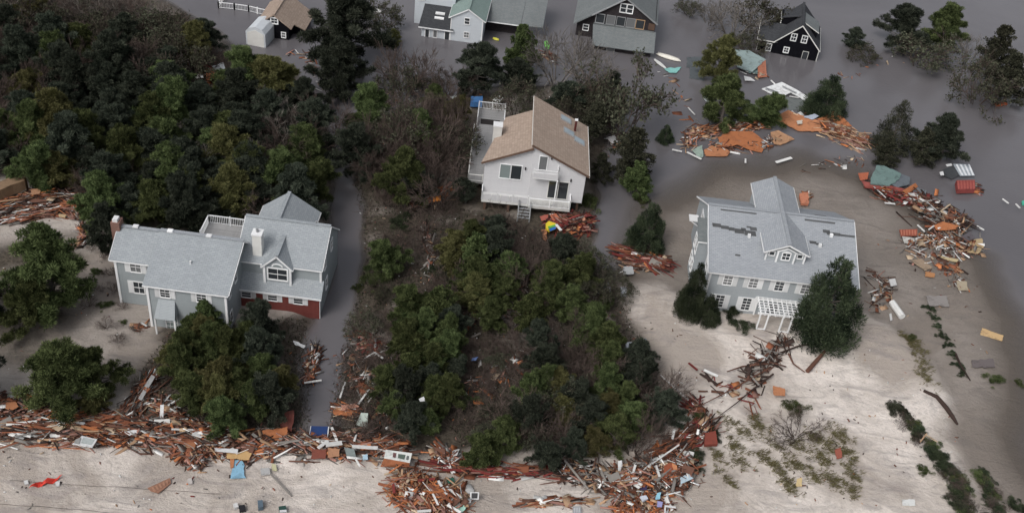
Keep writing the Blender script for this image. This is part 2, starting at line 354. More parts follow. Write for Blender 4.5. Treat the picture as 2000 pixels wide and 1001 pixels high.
# ------------------------------------------------------------------ house parts
def face(o, u, n): return (np.array(o, float), np.array(u, float), np.array(n, float))
UPZ = np.array([0, 0, 1.0])
def fbox(mb, fc, u0, u1, z0, z1, d0, d1):
    "box on a wall face: along u, z, and out of the wall from d0 to d1"
    o, u, n = fc; vs = []
    for d in (d0, d1):
        for (a, z) in ((u0, z0), (u1, z0), (u1, z1), (u0, z1)): vs.append(o+u*a+UPZ*z+n*d)
    mb.add(vs, [(3,2,1,0),(4,5,6,7),(0,1,5,4),(1,2,6,5),(2,3,7,6),(3,0,4,7)])
def window(E, fc, u, z, w, h, nx=2, nz=2, shut=0.0, glass='glass', frame='white', name='window', label=None, fw=.09):
    f = MB()
    fbox(f, fc, u-w/2-fw, u-w/2, z-fw, z+h+fw, -.02, .07); fbox(f, fc, u+w/2, u+w/2+fw, z-fw, z+h+fw, -.02, .07)
    fbox(f, fc, u-w/2, u+w/2, z+h, z+h+fw, -.02, .068); fbox(f, fc, u-w/2, u+w/2, z-fw, z, -.02, .10)
    o = f.build(name, M[frame], E)
    if label: o['label'] = label
    p = MB(); fbox(p, fc, u-w/2, u+w/2, z, z+h, -.01, .022); p.build('pane', M[glass], o)
    mu = MB()
    for i in range(1, nx):
        c = u-w/2+w*i/nx; fbox(mu, fc, c-.018, c+.018, z, z+h, .02, .046)
    for i in range(1, nz):
        c = z+h*i/nz; tt = .032 if (nz % 2 == 0 and i == nz//2) else .018; fbox(mu, fc, u-w/2, u+w/2, c-tt, c+tt, .02, .049)
    if mu.f: mu.build('muntin', M[frame], o)
    if shut > 0:
        for s in (-1, 1):
            sh = MB(); c = u+s*(w/2+fw+shut/2+.02); fbox(sh, fc, c-shut/2, c+shut/2, z-fw, z+h+fw, 0, .05)
            for k in (0, 1): fbox(sh, fc, c-shut*.36, c+shut*.36, z+h*(.02+.5*k), z+h*(.46+.5*k), .049, .062)
            sh.build('shutter', M['shutter'], E)
    return o
def trim(E, segs, w=.16, t=.06, mat='white', name='trim'):
    for a, b in segs:
        m = MB(); m.beam(a, b, t, w); m.build(name, M[mat], E)
def roof(E, ps, mat, t=.16, name='roof'):
    m = MB(); m.slab(ps, t); return m.build(name, M[mat], E)
def railing(E, pts, h=.95, mat='white', step=.16, bal=True, post=.11, name='railing', every=1.9):
    pts = [np.array(p, float) for p in pts]; r = MB(); b = MB()
    for a, c in zip(pts[:-1], pts[1:]):
        d = c-a; L = np.linalg.norm(d); n = max(1, round(L/every))
        r.beam(a+UPZ*h, c+UPZ*h, .10, .06); r.beam(a+UPZ*.12, c+UPZ*.12, .05, .05)
        for i in range(n+1): q = a+d*i/n; r.beam(q, q+UPZ*(h+.12), post, post, (1, 0, 0))
        if bal:
            k = int(L/step)
            for i in range(1, k): q = a+d*i/k; b.beam(q+UPZ*.12, q+UPZ*h, .04, .04, (1, 0, 0))
    o = r.build(name, M[mat], E)
    if b.f: b.build('balusters', M[mat], o, kind='stuff')
    return o
def box_part(E, name, mat, *a):
    m = MB(); m.box(*a); return m.build(name, M[mat], E)
FR = lambda y=0, x=0: face((x, y, 0), (1, 0, 0), (0, -1, 0))       # wall looking towards -y
RT = lambda x=0, y=0: face((x, y, 0), (0, 1, 0), (1, 0, 0))        # wall looking towards +x
LF = lambda x=0, y=0: face((x, y, 0), (0, -1, 0), (-1, 0, 0))      # wall looking towards -x
def gable_x(E, x0, x1, ya, za, yr, zr, yb, zb, mat, ov=.3, tr=True, t=.16):
    "two slopes meeting in a ridge along x; eaves at (ya,za) and (yb,zb)"
    sa = (zr-za)/(yr-ya); sb = (zb-zr)/(yb-yr); A = (ya-ov, za-ov*sa); B = (yb+ov, zb+ov*sb)
    roof(E, [(x0-ov, A[0], A[1]), (x1+ov, A[0], A[1]), (x1+ov, yr, zr), (x0-ov, yr, zr)], mat, t)
    roof(E, [(x0-ov, yr+.004, zr), (x1+ov, yr+.004, zr), (x1+ov, B[0], B[1]), (x0-ov, B[0], B[1])], mat, t)
    m = MB(); m.beam((x0-ov, yr, zr+.03), (x1+ov, yr, zr+.03), .34, .07); m.build('ridge_cap', M[mat], E)
    if tr:
        d = -.10
        trim(E, [((x0-ov, A[0]-.03, A[1]+d), (x1+ov, A[0]-.03, A[1]+d)), ((x0-ov-.04, A[0], A[1]+d), (x0-ov-.04, yr, zr+d)), ((x1+ov+.04, A[0], A[1]+d), (x1+ov+.04, yr, zr+d)),
                 ((x0-ov-.04, B[0], B[1]+d), (x0-ov-.04, yr, zr+d)), ((x1+ov+.04, B[0], B[1]+d), (x1+ov+.04, yr, zr+d))], .13, .05, name='fascia')
def gable_y(E, y0, y1, xa, za, xr, zr, xb, zb, mat, ov=.3, tr=True, trm='white', t=.16, ovy=None):
    oy = ov if ovy is None else ovy
    sa = (zr-za)/(xr-xa); sb = (zb-zr)/(xb-xr); A = (xa-ov, za-ov*sa); B = (xb+ov, zb+ov*sb)
    roof(E, [(A[0], y0-oy, A[1]), (xr, y0-oy, zr), (xr, y1+oy, zr), (A[0], y1+oy, A[1])], mat, t)
    roof(E, [(xr+.004, y0-oy, zr), (B[0], y0-oy, B[1]), (B[0], y1+oy, B[1]), (xr+.004, y1+oy, zr)], mat, t)
    m = MB(); m.beam((xr, y0-oy, zr+.03), (xr, y1+oy, zr+.03), .34, .07); m.build('ridge_cap', M[mat], E)
    if tr:
        d = -.10; y = y0-oy-.04
        trim(E, [((A[0], y, A[1]+d), (xr, y, zr+d)), ((B[0], y, B[1]+d), (xr, y, zr+d)), ((A[0]-.03, y0-oy, A[1]+d), (A[0]-.03, y1+oy, A[1]+d)), ((B[0]+.03, y0-oy, B[1]+d), (B[0]+.03, y1+oy, B[1]+d))], .14, .05, trm, 'fascia')
def corner(E, x, y, z0, z1, w=.2): box_part(E, 'corner_board', 'white', x-w/2, x+w/2, y-w/2, y+w/2, z0, z1)

# ------------------------------------------------------------------ left house: long grey house with brick-fronted wing
A = empty('clapboard_house', (-17.5, 77.24, .3)); tag(A, 'rambling grey clapboard house with red brick front wing beside the flooded lane', 'house')
w = MB(); w.prism_x([(1.0,-.8),(1.0,5.2),(4.8,7.1),(8.6,3.95),(8.6,-.8)], -7.68, -.02); w.prism_x([(.22,-.8),(.22,2.7),(1.0,3.45),(1.0,-.8)], -7.66, -.04)
w.build('wall', M['siding_grey'], A)
box_part(A, 'brick_wall', 'brick_red', -7.72, 0, 0, .22, -.8, 2.62)
roof(A, [(-7.95, -.28, 2.42), (.25, -.28, 2.42), (.25, 1.02, 3.62), (-7.95, 1.02, 3.62)], 'shingle_grey', .12, 'pent_roof')
trim(A, [((-7.95, -.31, 2.36), (.25, -.31, 2.36))], .16, .06, name='gutter')
gable_x(A, -7.75, -.12, 1.0, 5.2, 4.8, 7.3, 8.6, 4.1, 'shingle_grey', .25)
corner(A, -.05, 1.0, 3.5, 5.15); corner(A, -.03, .1, -.6, 2.4, .16)
gable = MB(); gable.prism_y([(-7.6,-.8),(-7.6,4.6),(-5.0,6.3),(-2.4,4.6),(-2.4,-.8)], 6.5, 10.2); gable.build('rear_wall', M['siding_grey'], A)
gable_y(A, 5.2, 10.2, -7.6, 4.6, -5.2, 6.45, -2.4, 4.6, 'shingle_grey', .3, True)
# middle dormer of the brick wing
d = MB(); d.prism_y([(-5.3,2.9),(-5.3,5.25),(-4.02,6.35),(-2.75,5.25),(-2.75,2.9)], .55, 4.4); d.build('dormer_wall', M['siding_pale'], A)
gable_y(A, .55, 4.2, -5.3, 5.25, -4.02, 6.5, -2.75, 5.25, 'shingle_grey', .22, True, 'white', .12)
for x in (-5.25, -2.8): corner(A, x, .5, 3.0, 5.2, .2)
F_ = FR(.55); window(A, F_, -4.02, 3.55, 1.75, 1.25, 2, 2, 0, 'glass', name='window', label='wide double window in the dormer', fw=.13)
fan = MB(); pts = [(math.cos(a)*.55, math.sin(a)*.34) for a in np.linspace(0, math.pi, 9)]
fan.prism_y([(-4.02+x, 5.1+z) for x, z in pts], .44, .56); f1 = fan.build('fan_window', M['white'], A)
fan = MB(); fan.prism_y([(-4.02+x*.72, 5.14+z*.68) for x, z in pts], .42, .45); fan.build('pane', M['glass_curtain'], f1)
Fb = FR(0)
for u, s in ((-6.95, .38), (-4.45, .38), (-2.0, .38)): window(A, Fb, u, 1.35, .85, .85, 1, 3, s, 'glass')
window(A, RT(-.02), 2.6, 3.9, .7, 1.1, 1, 2, 0); window(A, RT(-.02), 5.6, 3.9, .7, 1.1, 1, 2, 0); window(A, RT(-.02), 3.2, 1.0, .7, 1.2, 1, 2, 0)
ch = MB(); ch.box(-6.5, -5.65, 1.35, 2.2, 4.6, 7.75); c1 = ch.build('chimney', M['offwhite'], A)
box_part(c1, 'chimney_cap', 'white', -6.57, -5.58, 1.28, 2.27, 7.75, 7.9); m = MB(); m.tube([(-6.1,1.8,7.9),(-6.1,1.8,8.25)], [.13,.13], 8); m.build('flue', M['metal_grey'], c1)
# long left wing
w = MB(); w.prism_x([(-4.2,-.8),(-4.2,5.3),(1.0,7.05),(5.4,3.2),(5.4,-.8)], -14.7, -7.5); w.prism_x([(-1.6,.1),(-1.6,5.6),(1.0,6.9),(5.3,3.2),(5.3,.1)], -18.5, -14.7)
w.build('wing_wall', M['siding_grey'], A)
sa = (7.25-5.35)/5.2
roof(A, [(-14.95,-4.5,5.35-.3*sa),(-7.2,-4.5,5.35-.3*sa),(-7.2,1.0,7.25),(-14.95,1.0,7.25)], 'shingle_grey')
roof(A, [(-18.85,-1.95,5.5),(-14.95,-1.95,5.5),(-14.95,1.0,7.12),(-18.85,1.0,7.12)], 'shingle_grey')
roof(A, [(-18.85,1.004,7.12),(-14.95,1.004,7.12),(-14.95,5.7,3.2),(-18.85,5.7,3.2)], 'shingle_grey'); roof(A, [(-14.95,1.004,7.25),(-7.2,1.004,7.25),(-7.2,5.7,3.2),(-14.95,5.7,3.2)], 'shingle_grey')
m = MB(); m.beam((-18.85,1.05,7.2),(-14.95,1.05,7.2),.4,.06); m.build('ridge_cap', M['shingle_pale'], A); m = MB(); m.beam((-14.93,1.05,7.31),(-7.2,1.05,7.31),.4,.06); m.build('ridge_cap', M['shingle_pale'], A)
trim(A, [((-14.95,-4.53,5.35-.3*sa-.1),(-7.2,-4.53,5.35-.3*sa-.1)),((-18.85,-1.98,5.4),(-14.97,-1.98,5.4)),((-18.9,-1.95,5.4),(-18.9,1.0,7.02)),((-7.15,-4.5,5.2),(-7.15,1.0,7.13)),((-7.15,5.7,3.1),(-7.15,1.0,7.13))], .12, .05, name='fascia')
corner(A, -14.65, -4.17, -.5, 5.2, .22); corner(A, -7.55, -4.17, -.5, 5.2, .2); corner(A, -18.45, -1.57, .1, 5.4, .22)
F2 = FR(-4.2); F1 = FR(-1.6)
window(A, F2, -13.05, 3.9, .85, 1.15, 2, 4, .4, 'glass'); window(A, F2, -9.75, 3.9, .85, 1.15, 2, 4, .4, 'glass'); window(A, F2, -9.7, 1.0, .85, 1.2, 2, 4, .4)
window(A, F1, -16.6, 4.15, .95, 1.15, 2, 2, .42, 'glass_grey'); window(A, F1, -16.55, 1.6, .95, 1.3, 2, 2, .42, 'glass')
window(A, RT(-7.5), -3.2, 4.0, .6, 1.2, 1, 2, 0); window(A, RT(-7.5), -1.2, 4.2, .6, 1.1, 1, 2, 0); window(A, RT(-7.5), -3.2, 1.0, .6, 1.2, 1, 2, 0)
m = MB(); m.slab([(-13.95,-5.25,2.05),(-12.05,-5.25,2.05),(-12.25,-4.2,3.55),(-13.75,-4.2,3.55)], .12); m.slab([(-13.95,-5.25,2.05),(-13.75,-4.2,3.55),(-13.95,-4.2,2.05)], .1); m.slab([(-12.05,-5.25,2.05),(-12.05,-4.2,2.05),(-12.25,-4.2,3.55)], .1)
m.build('porch_roof', M['siding_pale'], A)
for x in (-13.9, -12.1): box_part(A, 'porch_post', 'white', x-.07, x+.07, -5.22, -5.08, -.5, 1.98)
window(A, F2, -12.75, -.1, 1.0, 2.0, 3, 4, 0, 'glass_curtain', 'white', 'porch_door', 'white paned door under the small porch roof')
box_part(A, 'porch_floor', 'wood_brown', -14.1, -11.9, -5.5, -4.2, -.7, -.18)
for k in range(3): box_part(A, 'step', 'offwhite', -13.7, -12.3, -5.8-.3*k, -5.5-.3*k, -.8, -.3-.12*k)
ch = MB(); ch.box(-19.35, -18.55, .55, 1.55, -.5, 7.75); c1 = ch.build('chimney', M['brick_brown'], A); box_part(c1, 'chimney_cap', 'white', -19.2, -18.75, .7, 1.35, 7.75, 8.05)
for x, y in ((-17.2,.97),(-14.0,.97),(-10.4,.97)): box_part(A, 'ridge_vent', 'white', x-.25, x+.25, y-.15, y+.25, 7.28, 7.42)
m = MB(); m.tube([(-11.3,-1.9,6.0),(-11.3,-1.9,6.55)], [.08,.08], 8); m.build('vent_pipe', M['white'], A)
m = MB(); m.tube([(-1.3,4.9,7.0),(-1.3,4.9,7.6)], [.07,.07], 8); m.build('vent_pipe', M['metal_grey'], A)
box_part(A, 'roof_deck', 'deck_boards', -12.2, -7.75, 3.4, 6.2, 4.4, 4.75)
railing(A, [(-12.1,3.5,4.75),(-12.1,6.1,4.75),(-7.9,6.1,4.75)], .95, 'white', .17)

# ------------------------------------------------------------------ middle house on pilings: two tan shed roofs and decks
B = empty('shed_roof_house', (6.84, 99.06, 0), math.radians(2.5)); tag(B, 'pale two storey house on pilings with steep tan shingle roofs and decks', 'house')
w = MB(); w.prism_y([(-6,1.85),(-6,8.72),(0,5.78),(0,1.85)], 0, 9.6); w.add([(-11,.18,1.87),(-6,.18,1.87),(-6,7.5,1.87),(-8.85,7.5,1.87),(-11,.18,6.0),(-6,.18,8.27),(-6,7.5,8.27),(-8.85,7.5,6.97)], [(0,3,2,1),(4,5,6,7),(0,1,5,4),(1,2,6,5),(2,3,7,6),(3,0,4,7)]); w.build('wall', M['siding_white'], B)
sr = (5.8-9.0)/6.35
roof(B, [(-6.22,-.35,9.0),(.32,-.35,9.0+6.54*sr),(.32,9.8,9.0+6.54*sr),(-6.22,9.8,9.0)], 'shingle_tan', .2); roof(B, [(-11.4,-.2,6.02),(-6.02,-.2,8.46),(-6.02,7.75,8.46),(-9.2,7.75,7.02)], 'shingle_tan', .2)
trim(B, [((-6.2,-.38,8.9),(.32,-.38,8.9+6.52*sr)),((-11.4,-.23,5.92),(-6.02,-.23,8.36))], .22, .06, 'wood_brown', 'fascia'); trim(B, [((-6.26,-.35,8.85),(-6.26,9.8,8.85)),((.35,-.35,5.6),(.35,9.8,5.6))], .26, .06, 'offwhite', 'fascia')
FB = FR(0); FL = FR(.18)
window(B, FB, -4.8, 5.75, .8, 1.7, 1, 1, 0, 'glass_grey', 'white', 'balcony_door')
for u, g, lb in ((-8.75, 'glass_curtain', 'glass door with coloured things behind it'), (-7.55, 'glass', 'dark glass sliding door')): window(B, FL, u, 4.05, 1.08, 1.75, 1, 1, 0, g, 'white', 'sliding_door', lb)
for u in (-3.35, -2.25): window(B, FB, u, 2.2, 1.0, 2.2, 1, 1, 0, 'glass', 'offwhite', 'sliding_door')
for u, z in ((-6.6,5.4),(-3.95,7.2),(-1.55,4.6)): box_part(B, 'wall_lamp', 'dark_void', u-.06, u+.06, (-.14 if u > -6 else .04), (0 if u > -6 else .18), z, z+.3)
# front deck, solid on the left, balusters on the right
box_part(B, 'front_deck', 'offwhite', -11.0, -5.9, -1.25, .18, 1.6, 1.86); box_part(B, 'front_deck', 'offwhite', -5.86, -1.3, -1.45, 0, 1.55, 1.82)
for k in range(5): box_part(B, 'deck_panel', 'siding_white', -10.95+k*1.0, -10.0+k*1.0, -1.24, -1.16, 1.9, 2.68)
railing(B, [(-11,-1.2,1.86),(-5.95,-1.2,1.86)], .98, 'white', .5, False, name='railing'); railing(B, [(-5.8,-1.4,1.82),(-1.35,-1.4,1.82),(-1.35,-.05,1.82)], 1.0, 'white', .17)
railing(B, [(-11,-1.2,1.86),(-11,.1,1.86)], .98, 'white', .17)
box_part(B, 'balcony_floor', 'white', -5.75, -3.05, -1.0, 0, 5.15, 5.32); box_part(B, 'balcony_front', 'siding_white', -5.75, -3.05, -1.02, -.94, 5.32, 5.9); railing(B, [(-5.7,-.96,5.32),(-3.1,-.96,5.32),(-3.1,-.05,5.32)], .98, 'white', .5, False)
box_part(B, 'balcony_post', 'white', -3.16, -3.02, -1.02, -.88, 1.8, 5.15)
# pilings and the open space under the house
for x in (-10.6,-8.0,-5.9,-3.1,-.4):
    for y in (-.9,.6,4.5,8.3):
        if y == -.9 and x > -1: continue
        box_part(B, 'piling', 'wood_brown', x-.13, x+.13, y-.13, y+.13, -.8, 1.62)
box_part(B, 'underfloor_shade', 'dark_void', -10.7, -.3, .5, 7.4, -.8, 1.84)  # dark block stands in for the deep shade among the pilings
st = MB()
for k in range(7): st.box(-6.9, -5.6, -2.6+.22*k, -2.35+.22*k, .05+.25*k, .12+.25*k)
st.build('stair', M['metal_grey'], B); railing(B, [(-6.9,-2.6,.1),(-6.9,-1.4,1.5)], .8, 'metal_grey', .5, False); railing(B, [(-5.6,-2.6,.1),(-5.6,-1.5,1.4)], .8, 'metal_grey', .5, False)
# side and rear deck
box_part(B, 'side_deck', 'deck_boards', -12.75, -8.9, 1.9, 12.2, 1.75, 1.95); box_part(B, 'rear_deck', 'deck_boards', -12.45, -9.15, 12.21, 17.5, 1.75, 1.96)
railing(B, [(-12.7,1.95,1.95),(-12.7,12.2,1.95)], .9, 'offwhite', .5, False); railing(B, [(-12.4,13.6,1.96),(-12.4,17.45,1.96),(-9.2,17.45,1.96),(-9.2,12.4,1.96)], 1.0, 'white', .17); railing(B, [(-12.7,1.95,1.95),(-11.1,1.95,1.95)], .9, 'offwhite', .5, False)
box_part(B, 'deck_mat', 'dark_void', -12.0, -9.7, 14.0, 15.1, 1.965, 2.02)
ch = MB(); ch.box(-10.45, -9.5, 4.0, 4.9, 5.9, 8.0); c1 = ch.build('chimney', M['offwhite'], B); box_part(c1, 'chimney_cap', 'white', -10.5, -9.45, 3.95, 4.95, 8.0, 8.12)
for (x, y, g) in ((-2.35, 8.55, 'glass_bright'), (-2.0, 6.2, 'glass_bright'), (-.75, 5.6, 'glass_bright')):
    zs = lambda q: 9.0+(q+6.22)*sr
    m = MB(); m.slab([(x-.62,y-.5,zs(x-.62)+.13),(x+.62,y-.5,zs(x+.62)+.13),(x+.62,y+.5,zs(x+.62)+.13),(x-.62,y+.5,zs(x-.62)+.13)], .2); s1 = m.build('skylight', M['metal_grey'], B)
    m = MB(); m.slab([(x-.52,y-.4,zs(x-.52)+.15),(x+.52,y-.4,zs(x+.52)+.15),(x+.52,y+.4,zs(x+.52)+.15),(x-.52,y+.4,zs(x-.52)+.15)], .03); m.build('pane', M[g], s1)
m = MB(); m.tube([(-1.3,7.3,6.4),(-1.3,7.3,7.9)], [.13,.13], 8); M['flue_red'] = m_plain('dark red flue', (.09, .02, .018), .5); f1 = m.build('flue', M['flue_red'], B); box_part(f1, 'flue_cap', 'white', -1.48, -1.12, 7.12, 7.48, 7.9, 8.0)

# ------------------------------------------------------------------ right house: big grey colonial with cross gable and pergola
C = empty('colonial_house', (19.52, 85.0, .6), math.radians(1.02)); tag(C, 'large grey colonial house on the sand with cross gable and white pergola', 'house')
w = MB(); w.prism_x([(0,-.9),(0,5.3),(7.1,7.9),(13.1,4.7),(13.1,-.9)], 0, 14.3); w.build('wall', M['siding_pale'], C)
gable_x(C, 0, 14.3, 0, 5.38, 7.1, 8.1, 13.1, 4.8, 'shingle_pale', .3)
w = MB(); w.prism_y([(5.25,-.8),(5.25,7.25),(7.2,8.0),(9.15,7.25),(9.15,-.8)], 6.0, 13.0); w.prism_y([(5.25,5.6),(5.25,7.25),(7.2,8.0),(9.15,7.25),(9.15,5.6)], 1.8, 6.0); w.build('cross_gable_wall', M['siding_pale'], C)
gable_y(C, 1.8, 13.0, 5.25, 7.32, 7.2, 8.28, 9.15, 7.36, 'shingle_pale', .3, True, 'white', .14)
w = MB(); w.prism_y([(6.3,5.9),(6.3,7.3),(7.2,7.72),(8.1,7.3),(8.1,5.9)], 1.6, 1.95); w.build('dormer_front', M['siding_pale'], C)
for x in (5.3, 6.35, 8.05, 9.1): corner(C, x, 1.6 if 6 < x < 9 else 1.76, 6.0, 7.25, .15)
Fd = FR(1.8); window(C, Fd, 5.82, 6.62, .45, .42, 1, 1, 0); window(C, Fd, 8.6, 6.62, .45, .42, 1, 1, 0); window(C, FR(1.6), 7.2, 6.4, .72, .78, 2, 2, 0)
arch = MB(); arch.prism_y([(7.2+.45*math.cos(a), 7.18+.24*math.sin(a)) for a in np.linspace(0, math.pi, 9)], 1.53, 1.6); arch.build('window_arch', M['white'], C)
trim(C, [((6.2,1.55,7.28),(7.2,1.55,7.76)),((8.2,1.55,7.28),(7.2,1.55,7.76))], .12, .08, name='fascia')
Fc = FR(0)
for u, g in ((1.85,'glass_grey'),(4.38,'glass_grey'),(6.95,'glass'),(9.55,'glass_grey'),(12.15,'glass_grey')): window(C, Fc, u, 3.72, .82, 1.38, 2, 4, .44, g)
for u in (1.6, 4.3, 10.0, 12.2): window(C, Fc, u, .78, .82, 1.5, 2, 4, .44, 'glass')
corner(C, .03, .03, -.6, 5.25, .2); corner(C, 14.27, .03, -.6, 5.25, .2)
Lc = LF(0)
for y, z in ((-2.2,3.7),(-9.5,3.7),(-2.2,.8),(-9.5,.8)): window(C, LF(0), y*-1*-1, z, .8, 1.4, 2, 2, .4)
w = MB(); w.prism_x([(4.9,-.8),(4.9,5.0),(7.5,5.9),(7.5,-.8)], -.75, 0); w.build('side_bay', M['siding_pale'], C); roof(C, [(-.95,4.75,5.02),(.0,4.75,5.02),(.0,7.6,5.98),(-.95,7.6,5.98)], 'shingle_slate', .1, 'bay_roof'); trim(C, [((-.95,4.72,4.95),(0,4.72,4.95))], .12, .06)
for y in (-5.6,-6.8): window(C, LF(-.75), y, 3.0, .6, 1.4, 1, 2, 0); 
for y in (-5.6,-6.8): window(C, LF(-.75), y, .6, .6, 1.4, 1, 2, 0)
box_part(C, 'side_awning', 'white', -1.35, -.35, 9.2, 10.3, 4.2, 4.32); trim(C, [((-1.2,9.3,4.2),(-.05,9.3,3.4)),((-1.2,10.2,4.2),(-.05,10.2,3.4))], .08, .08)
# torn shingle patches on the roof
M['felt'] = m_plain('bare roofing felt', (.085, .088, .092), .9, .3)
rz = lambda y: 5.38+(8.1-5.38)/7.1*y if y <= 7.1 else 8.1-(8.1-4.8)/6.0*(y-7.1)
def patch(strip):
    m = MB()
    for (x0, y0, x1, y1) in strip:
        for yy in np.linspace(y0, y1, 1): pass
        y1 = y0+(y1-y0)*1.7
        m.slab([(x0,y0,rz(y0)+.012),(x1,y0,rz(y0)+.012),(x1+random.uniform(-.08,.08),y1,rz(y1)+.012),(x0+random.uniform(-.08,.08),y1,rz(y1)+.012)], .01)
    m.build('torn_shingle_patch', M['felt'], C)
patch([(.1,4.62,.95,4.86),(.96,4.5,1.7,4.72),(1.71,4.4,2.3,4.62),(2.31,4.2,3.3,4.5),(3.31,4.1,4.5,4.42),(3.0,4.52,3.5,4.72)]); patch([(3.5,4.95,4.0,5.06),(3.9,4.7,4.6,4.93)]); patch([(2.3,1.72,2.85,1.84)])
patch([(11.3,5.4,12.0,5.6),(11.7,5.2,13.0,5.4),(13.0,5.22,14.5,5.36)]); patch([(9.9,4.02,10.6,4.2),(10.5,3.95,11.2,4.08)]); patch([(.9,6.55,4.6,6.64)]); patch([(9.5,6.5,12.6,6.62)]); patch([(11.0,8.2,12.2,8.6)]); patch([(12.9,7.3,13.6,7.6)])
for x, y in ((3.75,4.0),(12.1,5.1),(10.9,3.85)): box_part(C, 'roof_vent', 'white', x-.14, x+.14, y-.14, y+.14, rz(y)-.05, rz(y)+.28)
for k, (x, y) in enumerate(((12.2,.5),)): pass
# pergola over the front door
PX0, PX1, PZ = 5.15, 9.05, 2.55
for x in (5.3, 6.1, 7.55, 8.45): box_part(C, 'pergola_post', 'white', x-.07, x+.07, -2.42, -2.28, -.55, PZ-.14)
for x in (5.3, 8.45): box_part(C, 'pergola_post', 'white', x-.06, x+.06, -.18, -.06, -.55, PZ-.14)
for y in (-2.35, -.12): box_part(C, 'pergola_beam', 'white', PX0-.15, PX1+.45, y-.06, y+.06, PZ-.14, PZ+.02)
for i in range(9):
    x = PX0+.1+i*(PX1-PX0-.2)/8; box_part(C, 'pergola_rafter', 'white', x-.045, x+.045, -2.65, -.02, PZ+.02, PZ+.14)
for i in range(7):
    y = -2.5+i*2.35/6; box_part(C, 'pergola_slat', 'white', PX0-.1, PX1+.1, y-.045, y+.045, PZ+.14, PZ+.19)
box_part(C, 'porch_floor', 'wood_brown', 5.0, 8.9, -2.6, 0, -.8, -.25)
railing(C, [(5.36,-2.35,-.3),(6.05,-2.35,-.3)], .8, 'white', .14, True, .06); railing(C, [(7.6,-2.35,-.3),(8.4,-2.35,-.3)], .8, 'white', .14, True, .06)
window(C, Fc, 7.0, -.2, 1.0, 2.1, 1, 1, 0, 'glass', 'white', 'front_door', 'front door behind the pergola')

# ------------------------------------------------------------------ flooded houses at the top
Gh = empty('shake_house', (39.57, 143.75, 0), math.radians(-8.5)); tag(Gh, 'black shake house with white trim standing in open flood water', 'house')
w = MB(); w.prism_y([(-6.43,-1),(-6.43,1.85),(-3.17,4.95),(-.05,1.75),(-.05,-1)], 0, 7.5); w.prism_x([(.0,-1),(.0,1.72),(3.2,3.1),(3.2,-1)], -8.6, -6.43); w.build('wall', M['shakes_black'], Gh)
gable_y(Gh, 0, 7.5, -6.43, 1.9, -3.17, 5.06, -.05, 1.87, 'shingle_dark', .15, True, 'offwhite', .12)
roof(Gh, [(-8.8,-.15,1.75),(-6.0,-.15,1.75),(-4.6,3.2,3.2),(-8.8,3.2,3.2)], 'shingle_dark', .12); trim(Gh, [((-8.8,-.18,1.7),(-6.3,-.18,1.75)),((-8.83,-.15,1.7),(-8.83,3.2,3.15))], .14, .06, 'offwhite', 'fascia')
box_part(Gh, 'corner_board', 'offwhite', -8.66, -8.54, -.06, .06, -.6, 1.65); box_part(Gh, 'corner_board', 'offwhite', -.1, .02, -.06, .06, -.6, 1.7)
box_part(Gh, 'dormer_wall', 'shakes_black', -6.0, -3.6, 3.3, 5.6, 2.0, 4.3); roof(Gh, [(-6.15,3.1,4.2),(-3.2,3.1,5.0),(-3.2,5.8,5.0),(-6.15,5.8,4.2)], 'shingle_dark', .12, 'dormer_roof'); trim(Gh, [((-6.15,3.08,4.13),(-6.15,5.8,4.13)),((-6.03,3.26,2.5),(-6.03,3.26,4.1))], .12, .06, 'offwhite')
w = MB(); w.prism_y([(-2.4,3.6),(-.75,3.3),(-.75,2.4),(-2.4,2.4)], 1.9, 5.0); w.build('dormer_wall', M['shakes_black'], Gh); roof(Gh, [(-2.9,1.7,4.75),(-.55,1.7,3.55),(-.55,5.2,3.55),(-2.9,5.2,4.75)], 'shingle_slate', .1, 'dormer_roof')
trim(Gh, [((-2.9,1.68,4.68),(-.55,1.68,3.48))], .12, .06, 'offwhite')
Fg = FR(0)
for u, z, w_, h_ in ((-3.95,2.5,.62,.95),(-2.45,2.5,.62,.95),(-7.0,.25,.58,1.0),(-4.5,.5,.6,.7)): window(Gh, Fg, u, z, w_, h_, 2, 2, 0, 'glass', 'white', fw=.12)
window(Gh, Fg, -1.75, -.8, .75, 1.95, 1, 1, 0, 'glass', 'offwhite', 'door', None, .06)

Eh = empty('gabled_house', (-8.24, 136.06, 0), math.radians(-1)); tag(Eh, 'bluish white house with sea green gable roof and dark lean-to', 'house')
w = MB(); w.prism_y([(-4,-1),(-4,3.7),(-1.75,4.95),(.35,3.7),(.35,-1)], 0, 10); w.build('wall', M['siding_bluewhite'], Eh)
gable_y(Eh, 0, 10, -4, 3.7, -1.75, 5.05, .35, 3.7, 'shingle_green', .35, True, 'white', .12, .15)
w = MB(); w.prism_x([(.05,-1),(.05,1.6),(3.6,3.0),(3.6,-1)], -8.0, -4.0); w.build('lean_to_wall', M['siding_bluewhite'], Eh); roof(Eh, [(-8.4,-.3,1.55),(-3.6,-.3,1.55),(-3.98,3.6,3.15),(-8.2,3.6,3.15)], 'shingle_dark', .12); trim(Eh, [((-8.4,-.33,1.48),(-3.6,-.33,1.48))], .14, .06, name='gutter')
for k in range(2): box_part(Eh, 'skylight', 'white', -6.5+.02*k, -5.2, 1.3+.75*k, 1.85+.75*k, 2.1+.33*k, 2.38+.33*k)
w = MB(); w.prism_x([(3.6,-1),(3.6,5.2),(7,6.4),(10,5.2),(10,-1)], -9.6, -4.0); w.build('rear_wall', M['siding_bluewhite'], Eh); roof(Eh, [(-9.9,3.3,5.15),(-3.9,3.3,5.15),(-3.9,7,6.5),(-9.9,7,6.5)], 'shingle_slate'); trim(Eh, [((-9.9,3.26,5.1),(-3.9,3.26,5.1))], .16, .06)
